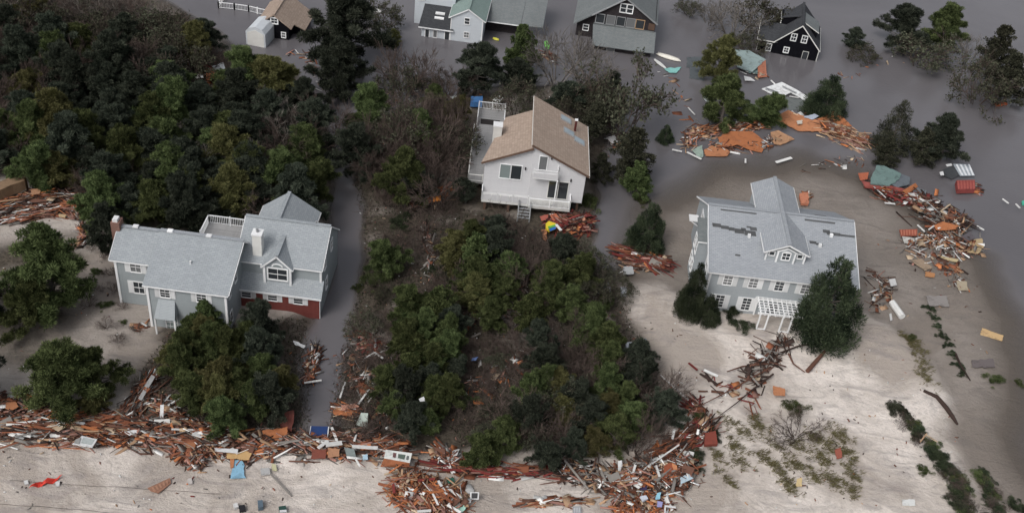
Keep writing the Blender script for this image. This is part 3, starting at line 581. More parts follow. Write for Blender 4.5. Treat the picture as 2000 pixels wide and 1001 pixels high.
w = MB(); w.prism_x([(4.4,-1),(4.4,2.0),(10,4.2),(10,-1)], .36, 5.2); w.build('carport_shade', M['shakes_brown'], Eh); roof(Eh, [(.4,3.0,2.1),(5.3,3.0,2.1),(5.6,10,4.6),(.4,10,4.6)], 'shingle_slate'); trim(Eh, [((.7,2.97,2.03),(5.3,2.97,2.03))], .14, .06, name='gutter')  # dark block under this roof paints in the shade of the carport
roof(Eh, [(5.35,3.0,2.1),(8.4,3.6,1.9),(8.6,10,4.4),(5.62,10,4.6)], 'shingle_slate')
Fe = FR(0); window(Eh, Fe, -1.85, 2.75, .62, .85, 1, 2, 0, 'glass'); window(Eh, Fe, -1.8, .75, .62, .75, 2, 2, 0, 'glass_grey'); window(Eh, FR(.05), -7.2, -.2, .5, 1.3, 1, 1, 0, 'glass'); window(Eh, FR(.05), -6.1, .1, .45, 1.0, 1, 1, 0, 'glass_grey'); window(Eh, FR(.05), -4.45, -.8, .6, 1.95, 1, 1, 0, 'glass', 'white', 'door'); window(Eh, FR(3.6), -8.7, 3.6, .8, .8, 2, 2, 0, 'glass_grey')
for x in (-4.0, .3): corner(Eh, x, .02, -.6, 3.6, .14)

Fh = empty('dormered_house', (15.92, 138.22, 0), math.radians(-3)); tag(Fh, 'slate grey shingled house with brown gable and row of dark windows', 'house')
w = MB(); w.prism_y([(-8.9,-1),(-8.9,4.1),(-4.9,6.95),(-.35,4.15),(-.35,-1)], 3, 11); w.prism_y([(-11.2,-1),(-11.2,2.1),(-8.9,3.4),(-8.9,-1)], 3.6, 11); w.build('wall', M['shakes_brown'], Fh)
box_part(Fh, 'porch_wall', 'shakes_brown', -8.3, -.4, .35, 3.0, -1, .95); roof(Fh, [(-8.6,-.35,.85),(0,-.35,1.0),(-.1,3.0,2.55),(-8.95,3.0,2.4)], 'shingle_slate', .14, 'porch_roof')
roof(Fh, [(-4.9,2.6,7.15),(-11.7,2.6,2.2),(-11.7,11.3,2.2),(-4.9,11.3,7.15)], 'shingle_slate', .16); roof(Fh, [(-4.896,2.6,7.15),(-.1,2.6,3.98),(-.1,11.3,3.98),(-4.896,11.3,7.15)], 'shingle_slate', .16); trim(Fh, [((-9.3,2.56,3.86),(-4.9,2.56,7.05)),((-.1,2.56,3.88),(-4.9,2.56,7.05))], .2, .06, 'metal_grey', 'fascia')
box_part(Fh, 'porch_cheek', 'shingle_slate', -8.88, -.38, 2.9, 3.02, 2.5, 2.62)
Ff = FR(3); window(Fh, Ff, -5.15, 4.85, .72, 1.15, 1, 2, 0, 'glass', 'white', fw=.14); window(Fh, Ff, -4.25, 4.85, .72, 1.15, 1, 2, 0, 'glass', 'white', fw=.14)
for i, u in enumerate((-8.1,-6.6,-5.2,-3.8,-2.5)): window(Fh, Ff, u, 2.75, 1.1, 1.25, 1, 1, 0, 'glass_grey' if i in (1, 3) else 'glass', 'metal_grey')
box_part(Fh, 'plywood_patch', 'wood_brown', -1.3, -.4, 2.93, 3.0, 2.8, 3.75); M['ply'] = m_plain('raw plywood', (.45, .30, .18), .8, .2); Fh.children[-1].data.materials[0] = M['ply']
window(Fh, FR(3.6), -9.9, 1.0, .7, .8, 1, 2, 0, 'glass', 'white'); window(Fh, FR(.35), -6.0, -.4, 1.0, 1.0, 1, 1, 0, 'glass_grey', 'metal_grey'); window(Fh, FR(.35), -2.0, -.4, 1.0, 1.0, 1, 1, 0, 'glass_grey', 'metal_grey')

Dh = empty('tan_roof_house', (-34.87, 130.42, 0), math.radians(-2)); tag(Dh, 'small black shake house with broad tan roof half under water', 'house')
w = MB(); w.prism_y([(-2.3,-1),(-2.3,2.0),(-.25,3.4),(1.7,2.0),(1.7,-1)], 0, 6.5); w.build('wall', M['shakes_black'], Dh); gable_y(Dh, 0, 6.5, -2.3, 2.05, -.25, 3.5, 1.7, 2.1, 'shingle_tan', .45, False, 'offwhite', .14, .2)
box_part(Dh, 'side_wall', 'shakes_black', 1.6, 3.0, 2.0, 6.3, -1, .95); roof(Dh, [(2.12,1.2,1.82),(3.5,1.7,.9),(3.5,6.7,.9),(2.12,6.7,1.82)], 'shingle_tan', .14)
window(Dh, FR(0), -.2, 2.2, .8, .7, 2, 2, 0, 'glass', 'white', fw=.14); window(Dh, FR(0), 1.0, .3, .5, .7, 1, 2, 0, 'glass_grey', 'white')
p = at(500, 90, 0); T_ = empty('storage_shelter', (p[0], p[1], 0), math.radians(-8)); tag(T_, 'white tarpaulin storage shelter beside the black shake house', 'shelter')
m = MB(); prof = [(-1.35,-.5),(-1.35,1.9),(-.9,2.45),(0,2.75),(.9,2.45),(1.35,1.9),(1.35,-.5)]; m.prism_y(prof, 0, 3.4); M['tarp'] = m_plain('white tarpaulin', (.62, .66, .70), .55, .12); m.build('cover', M['tarp'], T_)
m = MB(); m.prism_y([(-1.15,-.4),(-1.15,1.8),(0,2.3),(1.15,1.8),(1.15,-.4)], -.04, 0); m.build('end_flap', M['offwhite'], T_)
# white picket fence by the flooded yard
R_ = empty('picket_fence', tuple(at(458, 16, 0))); tag(R_, 'white picket fence standing in water left of the tan roof', 'fence')
o = np.array(R_.location); seg = [np.array([*at(x, y, .0)[:2], 0])-o for x, y in ((440,-4),(427,16),(458,19),(486,23),(520,31))]
railing(R_, seg, .85, 'white', .2, True, .16, 'fence_panel', 1.6)
# ------------------------------------------------------------------ trees
def cards(P, D, L, Wd, rng):
    "leaf cards: base points P, directions D, lengths L, widths Wd -> verts, quads"
    n = len(P); r = rng.normal(size=(n, 3)); U = np.cross(D, r); U /= np.linalg.norm(U, axis=1, keepdims=True)+1e-9
    D = D/(np.linalg.norm(D, axis=1, keepdims=True)+1e-9); U = U*(Wd*.5)[:, None]; T = P+D*L[:, None]; Mi = P+D*(L*.5)[:, None]
    V = np.stack([P-D*(L*.1)[:, None], Mi+U, T, Mi-U], 1).reshape(-1, 3)
    return V, np.arange(4*n).reshape(n, 4)
def clump_leaves(cl, per, ll, lw, rng, up=.35, flat=1.0):
    Ps, Ds, Ts = [], [], []
    for (c, r, rzz) in cl:
        n = max(14, int(per*(r/.36)**1.5)); d = rng.normal(size=(n, 3)); d[:, 2] = d[:, 2]*.9+.25; d /= np.linalg.norm(d, axis=1, keepdims=True)
        lump = 1+.28*np.sin(d[:, 0]*5+c[0]*9)*np.sin(d[:, 1]*5+c[1]*7)
        s = (rng.random(n)**.38)*lump; p = np.array(c)+d*np.array([r, r, rzz])*s[:, None]
        dd = d*.9+np.array([0, 0, up])+rng.normal(size=(n, 3))*.45
        Ps.append(p); Ds.append(dd); Ts.append(np.clip(rng.normal(.38, .2)+rng.normal(0, .26, n), 0, 1))
    P = np.concatenate(Ps); D = np.concatenate(Ds); t = np.concatenate(Ts); n = len(P)
    V, Fq = cards(P, D, ll*(.6+.8*rng.random(n)), lw*(.6+.8*rng.random(n)), rng)
    return V, Fq, np.repeat(np.repeat(t[:, None], 4, 0), 3, 1)
def wood(limbs, n=5):
    m = MB()
    for pts, rads in limbs: m.tube(pts, rads, n)
    return m.mesh('trunk', M['bark'])
PROTO = {}
def proto_pine(seed, mat, tall=2.3, spread=1.0, per=300, ll=.085, lw=.03, nlev=5, irr=.3):
    "pine: limbs leaving the trunk at all heights, each carrying flat tufts along its outer half"
    rng = np.random.default_rng(seed); cl = []; limbs = []; lean = rng.normal(0, .12, 2); nb = 10*nlev; z0 = tall*.14
    tip = np.array([lean[0]*tall*.9, lean[1]*tall*.9, tall*.88])
    skew = rng.normal(0, .18, 2)
    for i in range(nb):
        f = (i+.5*rng.random())/nb; z = z0+(tall*.9-z0)*f**.9; a = i*2.399+rng.normal(0, .3); prof = (1-.86*f**1.1)*(.6+.4*min(1, f*5+.35))
        R = spread*prof*(.42+.88*rng.random()**.9); base = np.array([lean[0]*z, lean[1]*z, z]); dz = rng.normal(.10, .12)+.22*f
        end = base+np.array([math.cos(a)*R+skew[0]*prof*.5, math.sin(a)*R+skew[1]*prof*.5, dz*R+.05]); mid = (base+end)/2+np.array([0, 0, -.05*R])
        limbs.append(([base, mid, end], [.026*(1-.5*f), .018*(1-.5*f), .008])); k = 5+int(rng.random()*4)
        for j in range(k):
            g = 1.04-.68*(j/k)*(.7+.5*rng.random()); q = base+(end-base)*g+rng.normal(0, .045, 3); r = (.055+.085*rng.random())*(1.15-.3*f)
            cl.append((q, r, r*(.5+.25*rng.random())))
    cl.append((tip, .14, .2)); limbs.append(([(0, 0, -.25), (lean[0]*tall*.45, lean[1]*tall*.45, tall*.45), tip], [.085, .06, .015]))
    V, Fq, t = clump_leaves(cl, per*2.0, ll, lw, rng, .45)
    return np_mesh('crown', V, Fq, mat, t), wood(limbs, 4), tall
def proto_bush(seed, mat, per=620):
    "low ragged bush: uneven clumps over an irregular footprint, with bare twigs showing"
    rng = np.random.default_rng(seed); cl = []; ex, ey = 1.0+.25*rng.random(), .8+.2*rng.random()
    for i in range(34):
        a = rng.random()*6.283; r = math.sqrt(rng.random())*(.8+.35*math.sin(3*a+seed)); h = (.62*max(.12, 1-r*r*.75))*(.45+.75*rng.random()); q = .10+.17*rng.random()
        cl.append(((math.cos(a)*r*ex, math.sin(a)*r*ey, h), q, q*(.8+.5*rng.random())))
    V, Fq, t = clump_leaves(cl, per, .10, .022, rng, .7); limbs = [([(c[0][0]*.3, c[0][1]*.3, -.15), (c[0][0]*.7, c[0][1]*.7, c[0][2]*.6), (c[0][0]*1.15, c[0][1]*1.15, c[0][2]*1.25+.05)], [.02, .014, .005]) for c in cl[::2]]
    return np_mesh('crown', V, Fq, mat, t), wood(limbs, 3), 1.0
def proto_cedar(seed, mat, tall=2.9, spread=.95, per=1500, ll=.10, lw=.022):
    rng = np.random.default_rng(seed); cl = []; limbs = [([(0, 0, -.25), (0, 0, tall*.9)], [.08, .015])]
    for lev in range(9):
        f = lev/8; z = .18+(tall-.35)*f; R = spread*(1.08-.92*f**1.35)*(.95 if lev else .88); k = int(round(8-6*f)); ph = rng.random()*6.3
        for i in range(max(1, k)):
            a = ph+6.283*i/max(1, k)+rng.normal(0, .2); rr = R*(.7+.35*rng.random()) if k > 1 else 0; c = (math.cos(a)*rr, math.sin(a)*rr, z+rng.normal(0, .07)); r = (.34-.16*f)*(.8+.45*rng.random()); cl.append((c, r, r*1.15))
            if i % 2 == 0: limbs.append(([(0, 0, max(0, z-.15)), c], [.03, .008]))
    V, Fq, t = clump_leaves(cl, per*.7, ll, lw, rng, .8)
    return np_mesh('crown', V, Fq, mat, t), wood(limbs), tall
def twigs(rng, tall, spread, nstem, depth=4, upb=.55):
    segs = []
    def grow(p, d, L, r, k):
        q = p+d*L; segs.append((p, q, r, r*.65))
        if k == 0: return
        for _ in range(3 if k > 1 else 4):
            nd = d+rng.normal(0, .42, 3)+np.array([0, 0, upb*.12]); nd /= np.linalg.norm(nd); grow(p+(q-p)*(.55+.45*rng.random()), nd, L*(.58+.25*rng.random()), r*.58, k-1)
    for i in range(nstem):
        a = 6.283*i/nstem+rng.random(); d = np.array([math.cos(a)*spread, math.sin(a)*spread, tall*.75]); d /= np.linalg.norm(d)
        grow(np.array([math.cos(a)*.12, math.sin(a)*.12, -.1]), d, tall*.42*(.8+.4*rng.random()), .028, depth)
    return segs
def seg_mesh(name, segs, mat, tone_rng=None, smin=0.0):
    A_ = np.array([s[0] for s in segs]); B_ = np.array([s[1] for s in segs]); ra = np.maximum(smin, np.array([s[2] for s in segs])); rb = np.maximum(smin*.8, np.array([s[3] for s in segs])); n = len(A_)
    D = B_-A_; D /= np.linalg.norm(D, axis=1, keepdims=True)+1e-9; U = np.cross(D, np.array([.3, .5, .81])); U /= np.linalg.norm(U, axis=1, keepdims=True)+1e-9; Vv = np.cross(D, U); V = []
    for (P, r) in ((A_, ra), (B_, rb)):
        for k in range(3): V.append(P+(U*math.cos(2.094*k)+Vv*math.sin(2.094*k))*r[:, None])
    V = np.stack(V, 1).reshape(-1, 3); b = np.arange(n)*6; Fq = np.concatenate([np.stack([b+k, b+(k+1) % 3, b+3+(k+1) % 3, b+3+k], 1) for k in range(3)])
    t = None
    if tone_rng is not None: t = np.repeat(np.repeat(tone_rng.random(n)[:, None], 6, 0), 3, 1)
    return np_mesh(name, V, Fq, mat, t)
def proto_bare(seed, mat, tall=2.0, spread=.9, nstem=9, leaves=None, nleaf=0):
    rng = np.random.default_rng(seed); segs = twigs(rng, tall, spread, nstem, 4); big = [s for s in segs if s[2] > .009]; small = [s for s in segs if s[2] <= .009]
    if leaves is not None:
        tips = np.array([s[1] for s in small]); sel = tips[rng.integers(0, len(tips), nleaf)]+rng.normal(0, .06, (nleaf, 3)); V, Fq = cards(sel, rng.normal(size=(nleaf, 3))+[0, 0, .4], .10*(.6+.8*rng.random(nleaf)), .06*(.6+.8*rng.random(nleaf)), rng)
        t = np.clip(rng.normal(.5, .25, nleaf), 0, 1); crown = np_mesh('crown', V, Fq, leaves, np.repeat(np.repeat(t[:, None], 4, 0), 3, 1)); trunk = seg_mesh('trunk', segs, mat, rng, .006)
    else: crown = seg_mesh('crown', small, mat, rng, .0058); trunk = seg_mesh('trunk', big, mat, rng)
    return crown, trunk, tall
def m_twig(name, c1, c2):
    m, t, b = new_mat(name); a = N(t, 'Attribute', attribute_name='tone'); oi = N(t, 'ObjectInfo'); c = mix(t, a.outputs['Fac'], c1, c2); h = N(t, 'HueSaturation'); t.links.new(c, h.inputs['Color']); t.links.new(math_n(t, 'MULTIPLY_ADD', oi.outputs['Random'], .5, .75), h.inputs['Value']); t.links.new(h.outputs[0], b.inputs['Base Color']); b.inputs['Roughness'].default_value = .9; b.inputs['Specular IOR Level'].default_value = .1; return m
LM = dict(green=m_leaf('green pine needles', (.026, .038, .016), (.185, .228, .098)), dark=m_leaf('dark pine needles', (.016, .022, .017), (.115, .132, .098)), olive=m_leaf('olive foliage', (.05, .053, .02), (.235, .23, .105)),
          bright=m_leaf('fresh green foliage', (.03, .044, .018), (.17, .21, .09)), cedar=m_leaf('dark cedar foliage', (.017, .026, .017), (.115, .145, .085)), grey=m_leaf('grey green foliage', (.025, .028, .020), (.125, .13, .09)))
TW = dict(brown=m_twig('purple brown twigs', (.05, .038, .034), (.15, .115, .10)), grey=m_twig('grey twigs', (.08, .072, .065), (.26, .235, .21)))
PROTO['pine_green'] = [proto_pine(s, LM['green'], 2.45, 1.05, 620, .105, .018) for s in (1, 2, 3, 4)]
PROTO['pine_dark'] = [proto_pine(s, LM['dark'], 2.5, 1.08, 600, .10, .019) for s in (11, 12, 13, 14)]
PROTO['pine_olive'] = [proto_pine(s, LM['olive'], 2.3, 1.05, 540, .095, .02) for s in (21, 22)]
PROTO['tree_bright'] = [proto_pine(s, LM['bright'], 2.4, .95, 300, .075, .04, 6) for s in (31, 32)]
PROTO['tree_grey'] = [proto_pine(s, LM['grey'], 2.6, .95, 150, .07, .04, 6) for s in (41, 42)]
PROTO['cedar'] = [proto_cedar(s, LM['cedar']) for s in (51, 52)]
PROTO['cedar_olive'] = [proto_cedar(s, LM['grey'], 3.2, .9, 700) for s in (55,)]
PROTO['bare_brown'] = [proto_bare(s, TW['brown'], 2.0, .95, 10) for s in (61, 62, 63)]
PROTO['bare_grey'] = [proto_bare(s, TW['grey'], 2.1, 1.0, 8) for s in (71, 72)]
PROTO['sparse'] = [proto_bare(s, TW['brown'], 2.2, .9, 8, LM['grey'], 2600) for s in (81, 82)]
PROTO['bush'] = [proto_bush(q, LM['cedar']) for q in (91, 92, 93)]
PROTO['bush_green'] = [proto_bush(q, LM['bright'], 520) for q in (95, 96)]
CENT = {'bush': .5, 'bush_green': .5, 'cedar': 1.3, 'cedar_olive': 1.5}
NAME = {'pine_green': 'pine_tree', 'pine_dark': 'pine_tree', 'pine_olive': 'pine_tree', 'tree_bright': 'leafy_tree', 'tree_grey': 'leafy_tree', 'cedar': 'cedar_tree', 'cedar_olive': 'cedar_tree', 'bare_brown': 'bare_shrub', 'bare_grey': 'bare_tree', 'sparse': 'sparse_tree', 'bush': 'low_bush', 'bush_green': 'low_bush'}
CAT = {'pine_tree': 'tree', 'leafy_tree': 'tree', 'cedar_tree': 'tree', 'bare_shrub': 'shrub', 'bare_tree': 'tree', 'sparse_tree': 'tree', 'low_bush': 'bush'}
def tree(kind, px, py, rpx, label, group=None, sz=1.0, water=False):
    "tree whose crown is centred at px, py in the photo with radius rpx there"
    pr = random.choice(PROTO[kind]); p = gnd(px, py); R = rpx/kpx(p)
    for _ in range(3):
        zc = max(0.0, hgt(p[0], p[1])) + CENT.get(kind, 1.3)*R*sz; p = at(px, py, zc)
    z = max(-.6, hgt(p[0], p[1]))
    e = empty(NAME[kind], (p[0], p[1], z), random.random()*6.283); e.scale = (R*random.uniform(.94, 1.06), R*random.uniform(.94, 1.06), R*sz); tag(e, label, CAT[NAME[kind]], group)
    link('crown', pr[0], e); link('trunk', pr[1], e); return e
# trees that stand out one by one
for k, x, y, r, lb, s in [
    ('pine_green', 92, 525, 72, 'large dark green pine on the sand at the left edge', 1.15), ('pine_green', 26, 605, 52, 'green pine cut by the left edge below the large pine', 1.0),
    ('pine_green', 112, 722, 74, 'broad green pine standing behind the lower left lumber drift', .85), ('pine_green', 203, 712, 50, 'smaller green pine right of the broad pine behind the drift', 1.0), ('pine_olive', 180, 772, 34, 'low yellow green pine touching the lower left lumber drift', .8),
    ('pine_dark', 200, 450, 38, 'dark pine left of the brick chimney', 1.2), ('tree_bright', 412, 618, 36, 'bright green tree against the grey wing of the left house', 1.0), ('pine_dark', 500, 622, 42, 'dark pine before the red brick wall', 1.1), ('pine_green', 368, 650, 30, 'small green pine beside the porch of the left house', 1.0),
    ('pine_dark', 650, 48, 66, 'big dark pine right of the tan roof at the top', 1.0), ('pine_dark', 652, 130, 52, 'dark pine in front of the big pine at the top', 1.0), ('pine_olive', 545, 140, 55, 'yellow green pine in the wood below the white shelter', .8), ('pine_green', 470, 140, 48, 'green pine left of the yellow green pine below the white shelter', .9),
    ('pine_green', 718, 215, 42, 'green tree above the flooded lane', 1.2), ('pine_dark', 705, 290, 45, 'dark pine at the head of the flooded lane', 1.2), ('pine_olive', 770, 70, 18, 'tiny yellow green tree in water left of the lean-to', 1.0), ('sparse', 748, 20, 32, 'thin tree in water left of the bluish white house', 1.0), ('bare_brown', 795, 120, 40, 'brown leafless shrub in water below the bluish white house', 1.3), ('bare_brown', 640, 240, 42, 'reddish leafless shrub by the head of the flooded lane', 1.2),
    ('pine_dark', 930, 130, 46, 'dark pine in water below the bluish white house', 1.0), ('bare_brown', 888, 150, 36, 'brown leafless shrub left of the dark pine in water', 1.0), ('tree_bright', 1030, 88, 34, 'dense bright green tree between the two top houses', 1.35), ('tree_bright', 1008, 110, 26, 'lower bright green tree beside the dense one between the houses', 1.0), ('pine_dark', 1015, 150, 36, 'dark low pine behind the tan shingle roof', .8), ('bare_grey', 1095, 95, 46, 'pale leafless tree left of the slate grey house', 1.2), ('bare_grey', 1150, 125, 44, 'pale leafless tree in front of the slate grey house', 1.0), ('pine_dark', 1105, 175, 40, 'dark pine behind the ridge of the tan shingle roof', .8),
    ('sparse', 1225, 185, 55, 'sparse tall tree right of the tan shingle roof', 1.25), ('tree_grey', 1160, 240, 34, 'grey green tree touching the tan shingle roof', 1.0), ('tree_grey', 1240, 300, 44, 'grey green tree beside the muddy channel', 1.1), ('tree_bright', 1248, 345, 34, 'green tree at the lower end of the muddy channel trees', 1.0), ('cedar', 1302, 258, 17, 'small dark bush left of the orange wreckage', .9), ('bush_green', 1255, 385, 18, 'small yellow green bush above the dark cedar', 1.2), ('cedar', 1268, 447, 36, 'dense dark cedar standing alone left of the grey colonial house', 1.0),
    ('tree_grey', 1180, 325, 24, 'narrow grey tree at the right wall of the house on pilings', 1.2), ('bush_green', 1150, 392, 24, 'green bush below the right corner of the house on pilings', 1.1), ('pine_dark', 912, 372, 24, 'small tree at the left corner of the front deck', 1.0),
    ('cedar', 1622, 590, 60, 'large dense dark cedar at the right front of the grey colonial house', 1.02), ('cedar', 1356, 572, 26, 'tall dark cedar at the left front corner of the grey colonial house', 1.6), ('cedar', 1385, 606, 24, 'shorter dark cedar beside the tall one at the colonial house corner', .9), ('bush', 1430, 608, 20, 'low dark bush under the front windows of the colonial house', 1.0), ('bush', 1450, 634, 22, 'low grey green bush on the sand left of the pergola', .6),
    ('pine_olive', 1405, 105, 36, 'tall yellow green tree in water left of the teal roof fragment', 1.25), ('pine_green', 1420, 190, 46, 'dark green tree below the tall yellow green one', 1.0), ('pine_green', 1478, 200, 40, 'spreading green tree below the teal roof fragment', .8), ('cedar', 1620, 188, 39, 'dark pointed conifer in water right of the white broken frame', .78), ('pine_dark', 1672, 70, 24, 'small dark tree alone in water right of the black house', .8), ('sparse', 1692, 98, 22, 'thin bush in water below the small dark tree', .7),
    ('pine_dark', 1785, 50, 44, 'dark spreading tree in the open water at upper right', .9), ('pine_green', 1848, 40, 36, 'rounder green tree right of the dark spreading tree', 1.1), ('sparse', 1810, 88, 46, 'thin low tree below the dark spreading tree', .7), ('bare_grey', 1905, 90, 30, 'leafless dark stemmed tree in water at the right', 1.0), ('tree_grey', 1955, 100, 38, 'grey green tree at the right edge of the water', 1.2), ('sparse', 1925, 150, 42, 'thin grey tree below the leafless tree at the right', 1.0), ('tree_grey', 1985, 150, 44, 'grey green tree cut by the right edge', 1.0),
    ('pine_olive', 878, 214, 22, 'yellow green pine left of the blue box behind the rear deck', 1.0), ('pine_green', 850, 190, 24, 'green pine above the thicket left of the rear deck', 1.0),
    ('cedar_olive', 1754, 245, 36, 'tall egg shaped olive tree in water at the right', 1.0), ('pine_dark', 1858, 262, 46, 'dark tree right of the egg shaped olive tree', .95), ('tree_grey', 1812, 285, 38, 'grey green tree between the olive tree and the dark tree', .9), ('tree_grey', 1735, 298, 34, 'low grey green tree at the foot of the olive tree', .8), ('bare_grey', 1440, 22, 38, 'leafless grey tree in water left of the black house', 1.0), ('bare_grey', 1395, 15, 26, 'small leafless tree in the water between two top houses', 1.0), ('sparse', 1350, 8, 18, 'thin little tree at the top edge between two houses', 1.0), ('sparse', 1490, 20, 34, 'thin tree behind the black house', 1.0), ('sparse', 1462, 78, 26, 'thin olive bush left of the black house', .8),
    ('tree_bright', 938, 878, 38, 'bright green round pine at the lower middle beside the lumber', .95), ('pine_green', 768, 490, 40, 'green pine alone right of the flooded lane', .9), ('bush_green', 735, 545, 26, 'low green bush right of the flooded lane', .8), ('bush_green', 700, 560, 16, 'tiny green bush at the edge of the flooded lane', .8),
    ('bush_green', 1556, 795, 26, 'green bush on the pale sand below the driftwood tangle', .7), ('bare_brown', 1560, 835, 36, 'brown dead shrub on the sand below the green bush', .6), ('bush', 1395, 845, 18, 'dark green bush at the right end of the lumber heap', .8), ('bush_green', 1375, 815, 18, 'small green bush above the dark one by the lumber heap', .8), ('bush', 1360, 890, 26, 'dark low bush below the white boards of the lumber heap', .6)]:
    tree(k, x, y, r, lb, None, s)
for i, (x, y, r, lb) in enumerate([(1985,985,24,'dark juniper cut by the lower right edge'),(1806,918,17,'pale green bush left of the lower beach strip'),(1990,745,12,'small green bush at the water edge on the right'),(1778,660,14,'dry tuft of shrub on the sand right of the cedar'),(1942,740,20,'grey low bush near the right shoreline')]):
    tree('bush' if 'dark' in lb else 'bush_green', x, y, r, lb, None, .55)
PROTO['mat'] = [proto_bush(q, LM[k]) for q, k in ((101, 'cedar'), (102, 'cedar'), (103, 'grey'), (104, 'green'))]; CENT['mat'] = .4; NAME['mat'] = 'low_bush'
NUM = ['first', 'second', 'third', 'fourth', 'fifth', 'sixth', 'seventh', 'eighth', 'ninth', 'tenth', 'eleventh', 'twelfth', 'thirteenth', 'fourteenth', 'fifteenth', 'sixteenth']
for (x0, y0, x1, y1, hw, n, where) in ((1746,792,1838,896,9,13,'the long beach strip'),(1842,902,1900,1008,13,14,'the wide bottom right beach strip'),(1914,920,1952,1004,7,10,'the narrow shoreline strip')):
    for i in range(n):
        f = (i+.5)/n; x = x0+(x1-x0)*f+random.uniform(-hw, hw); y = y0+(y1-y0)*f+random.uniform(-hw, hw)*.5
        dead = i % 5 == 3; tree('bare_brown' if dead else 'mat', x, y, random.uniform(17, 24)*(1.2 if hw > 10 else 1.0)*(.8 if dead else 1), '%s %s from the top of %s' % (NUM[i], 'plant, a dead brown shrub,' if dead else 'plant, a low dark shrub,', where), 'shrubs of '+where, random.uniform(.4, .6))
HROW = [(1815,600),(1824,618),(1832,636),(1842,655),(1852,672),(1860,690),(1872,712),(1880,728)]
for i, (x, y) in enumerate(HROW): tree('bush', x, y, 13-i % 3, ['uppermost', 'second', 'third', 'fourth', 'fifth', 'sixth', 'seventh', 'lowest'][i]+' dark plant of the washed out hedge line crossing the right beach', 'washed out hedge on the beach', .5)
# woods where single trees cannot be told apart
def in_poly(x, y, poly):
    c = False; n = len(poly)
    for i in range(n):
        (x1, y1), (x2, y2) = poly[i], poly[(i+1) % n]
        if (y1 > y) != (y2 > y) and x < (x2-x1)*(y-y1)/(y2-y1)+x1: c = not c
    return c
def fill(poly, sep, rr, kinds, labels, group, avoid=(), sz=(.85, 1.15), marks=()):
    ORD = ['first', 'second', 'third', 'fourth', 'fifth', 'sixth', 'seventh', 'eighth', 'ninth', 'tenth', 'eleventh', 'twelfth', 'thirteenth', 'fourteenth', 'fifteenth', 'sixteenth', 'seventeenth', 'eighteenth', 'nineteenth', 'twentieth'] + ['%dth' % q for q in range(21, 60)]
    xs = [p[0] for p in poly]; ys = [p[1] for p in poly]; pts = []
    for _ in range(6000):
        x, y = random.uniform(min(xs), max(xs)), random.uniform(min(ys), max(ys))
        if not in_poly(x, y, poly) or any((x-a)**2+(y-b)**2 < r*r for a, b, r in avoid): continue
        if all((x-a)**2+((y-b)*1.15)**2 > sep*sep for a, b in pts): pts.append((x, y))
    made = {}
    for x, y in pts:
        k = random.choices(list(kinds), list(kinds.values()))[0]; lb = labels[k]
        if marks:
            mk = min(marks, key=lambda q: (q[0]-x)**2+(q[1]-y)**2); lb = lb.replace('@', mk[2])
        made.setdefault(lb, []).append((x, tree(k, x, y, random.uniform(*rr), lb, group, random.uniform(*sz))))
    for lb, L in made.items():
        if len(L) > 1:
            L.sort(key=lambda q: q[0])
            for i, (x, e) in enumerate(L): e['label'] = lb+', '+(ORD[i]+' from left' if i < len(L)-1 or len(L) > 9 else 'rightmost')
    return len(pts)
nt_ = 0
nt_ += fill([(-60,95),(120,80),(230,95),(330,150),(440,190),(600,185),(630,260),(620,350),(590,385),(500,400),(330,415),(230,410),(190,390),(130,345),(60,320),(-60,320)], 39, (35, 52), {'pine_dark': 6.0, 'pine_green': 3, 'pine_olive': .6, 'bare_brown': 1.8, 'bare_grey': 1.0},
    {'pine_dark': 'dark pine in the dense wood @', 'pine_green': 'greener pine in the dense wood @', 'pine_olive': 'yellowish pine in the dense wood @', 'bare_brown': 'leafless shrub in the dense wood @', 'bare_grey': 'pale leafless tree in the dense wood @'}, 'trees of the dense left wood', [(415,160,30), (625,340,14)], (.85, 1.15),
    [(40,120,'below the upper left thicket'),(60,280,'above the curved lumber pile'),(220,390,'by the brick chimney'),(400,400,'behind the long grey ridge'),(560,380,'behind the left cross gable'),(600,250,'by the flooded lane'),(410,200,'below the wreck clearing'),(250,180,'left of the wreck clearing'),(540,200,'below the white shelter'),(200,280,'in mid wood at left'),(400,300,'in mid wood above the long ridge')])
nt_ += fill([(-60,-20),(120,-30),(300,15),(400,70),(420,110),(330,150),(230,100),(120,80),(-60,95)], 33, (30, 42), {'bare_brown': 6, 'bare_grey': 1.5, 'pine_olive': 1, 'pine_dark': 1.2, 'sparse': 1.5},
    {'bare_brown': 'brown leafless shrub in the thicket at the upper left', 'bare_grey': 'grey leafless tree in the thicket at the upper left', 'pine_olive': 'olive pine in the thicket at the upper left', 'pine_dark': 'dark pine in the thicket at the upper left', 'sparse': 'thin leafed tree in the thicket at the upper left'}, 'shrubs of the upper left thicket')
nt_ += fill([(745,270),(800,235),(870,228),(888,255),(872,330),(850,356),(800,352),(745,335)], 31, (34, 44), {'bare_brown': 4.5, 'pine_dark': 2.2, 'pine_green': 1.2, 'sparse': .6},
    {'bare_brown': 'brown leafless shrub in the thicket left of the house on pilings', 'pine_dark': 'dark pine in the thicket left of the house on pilings', 'pine_green': 'green pine in the thicket left of the house on pilings', 'sparse': 'thin leafed tree in the thicket left of the house on pilings'}, 'thicket left of the house on pilings', (), (1.0, 1.4))
nt_ += fill([(760,120),(830,150),(880,190),(900,215),(840,225),(760,215),(740,180)], 44, (24, 34), {'bare_brown': 3, 'sparse': 3, 'pine_olive': 1.4}, {'bare_brown': 'brown leafless shrub in the drowned scrub above the thicket', 'sparse': 'thin leafed tree in the drowned scrub above the thicket', 'pine_olive': 'olive pine in the drowned scrub above the thicket'}, 'drowned scrub above the thicket')
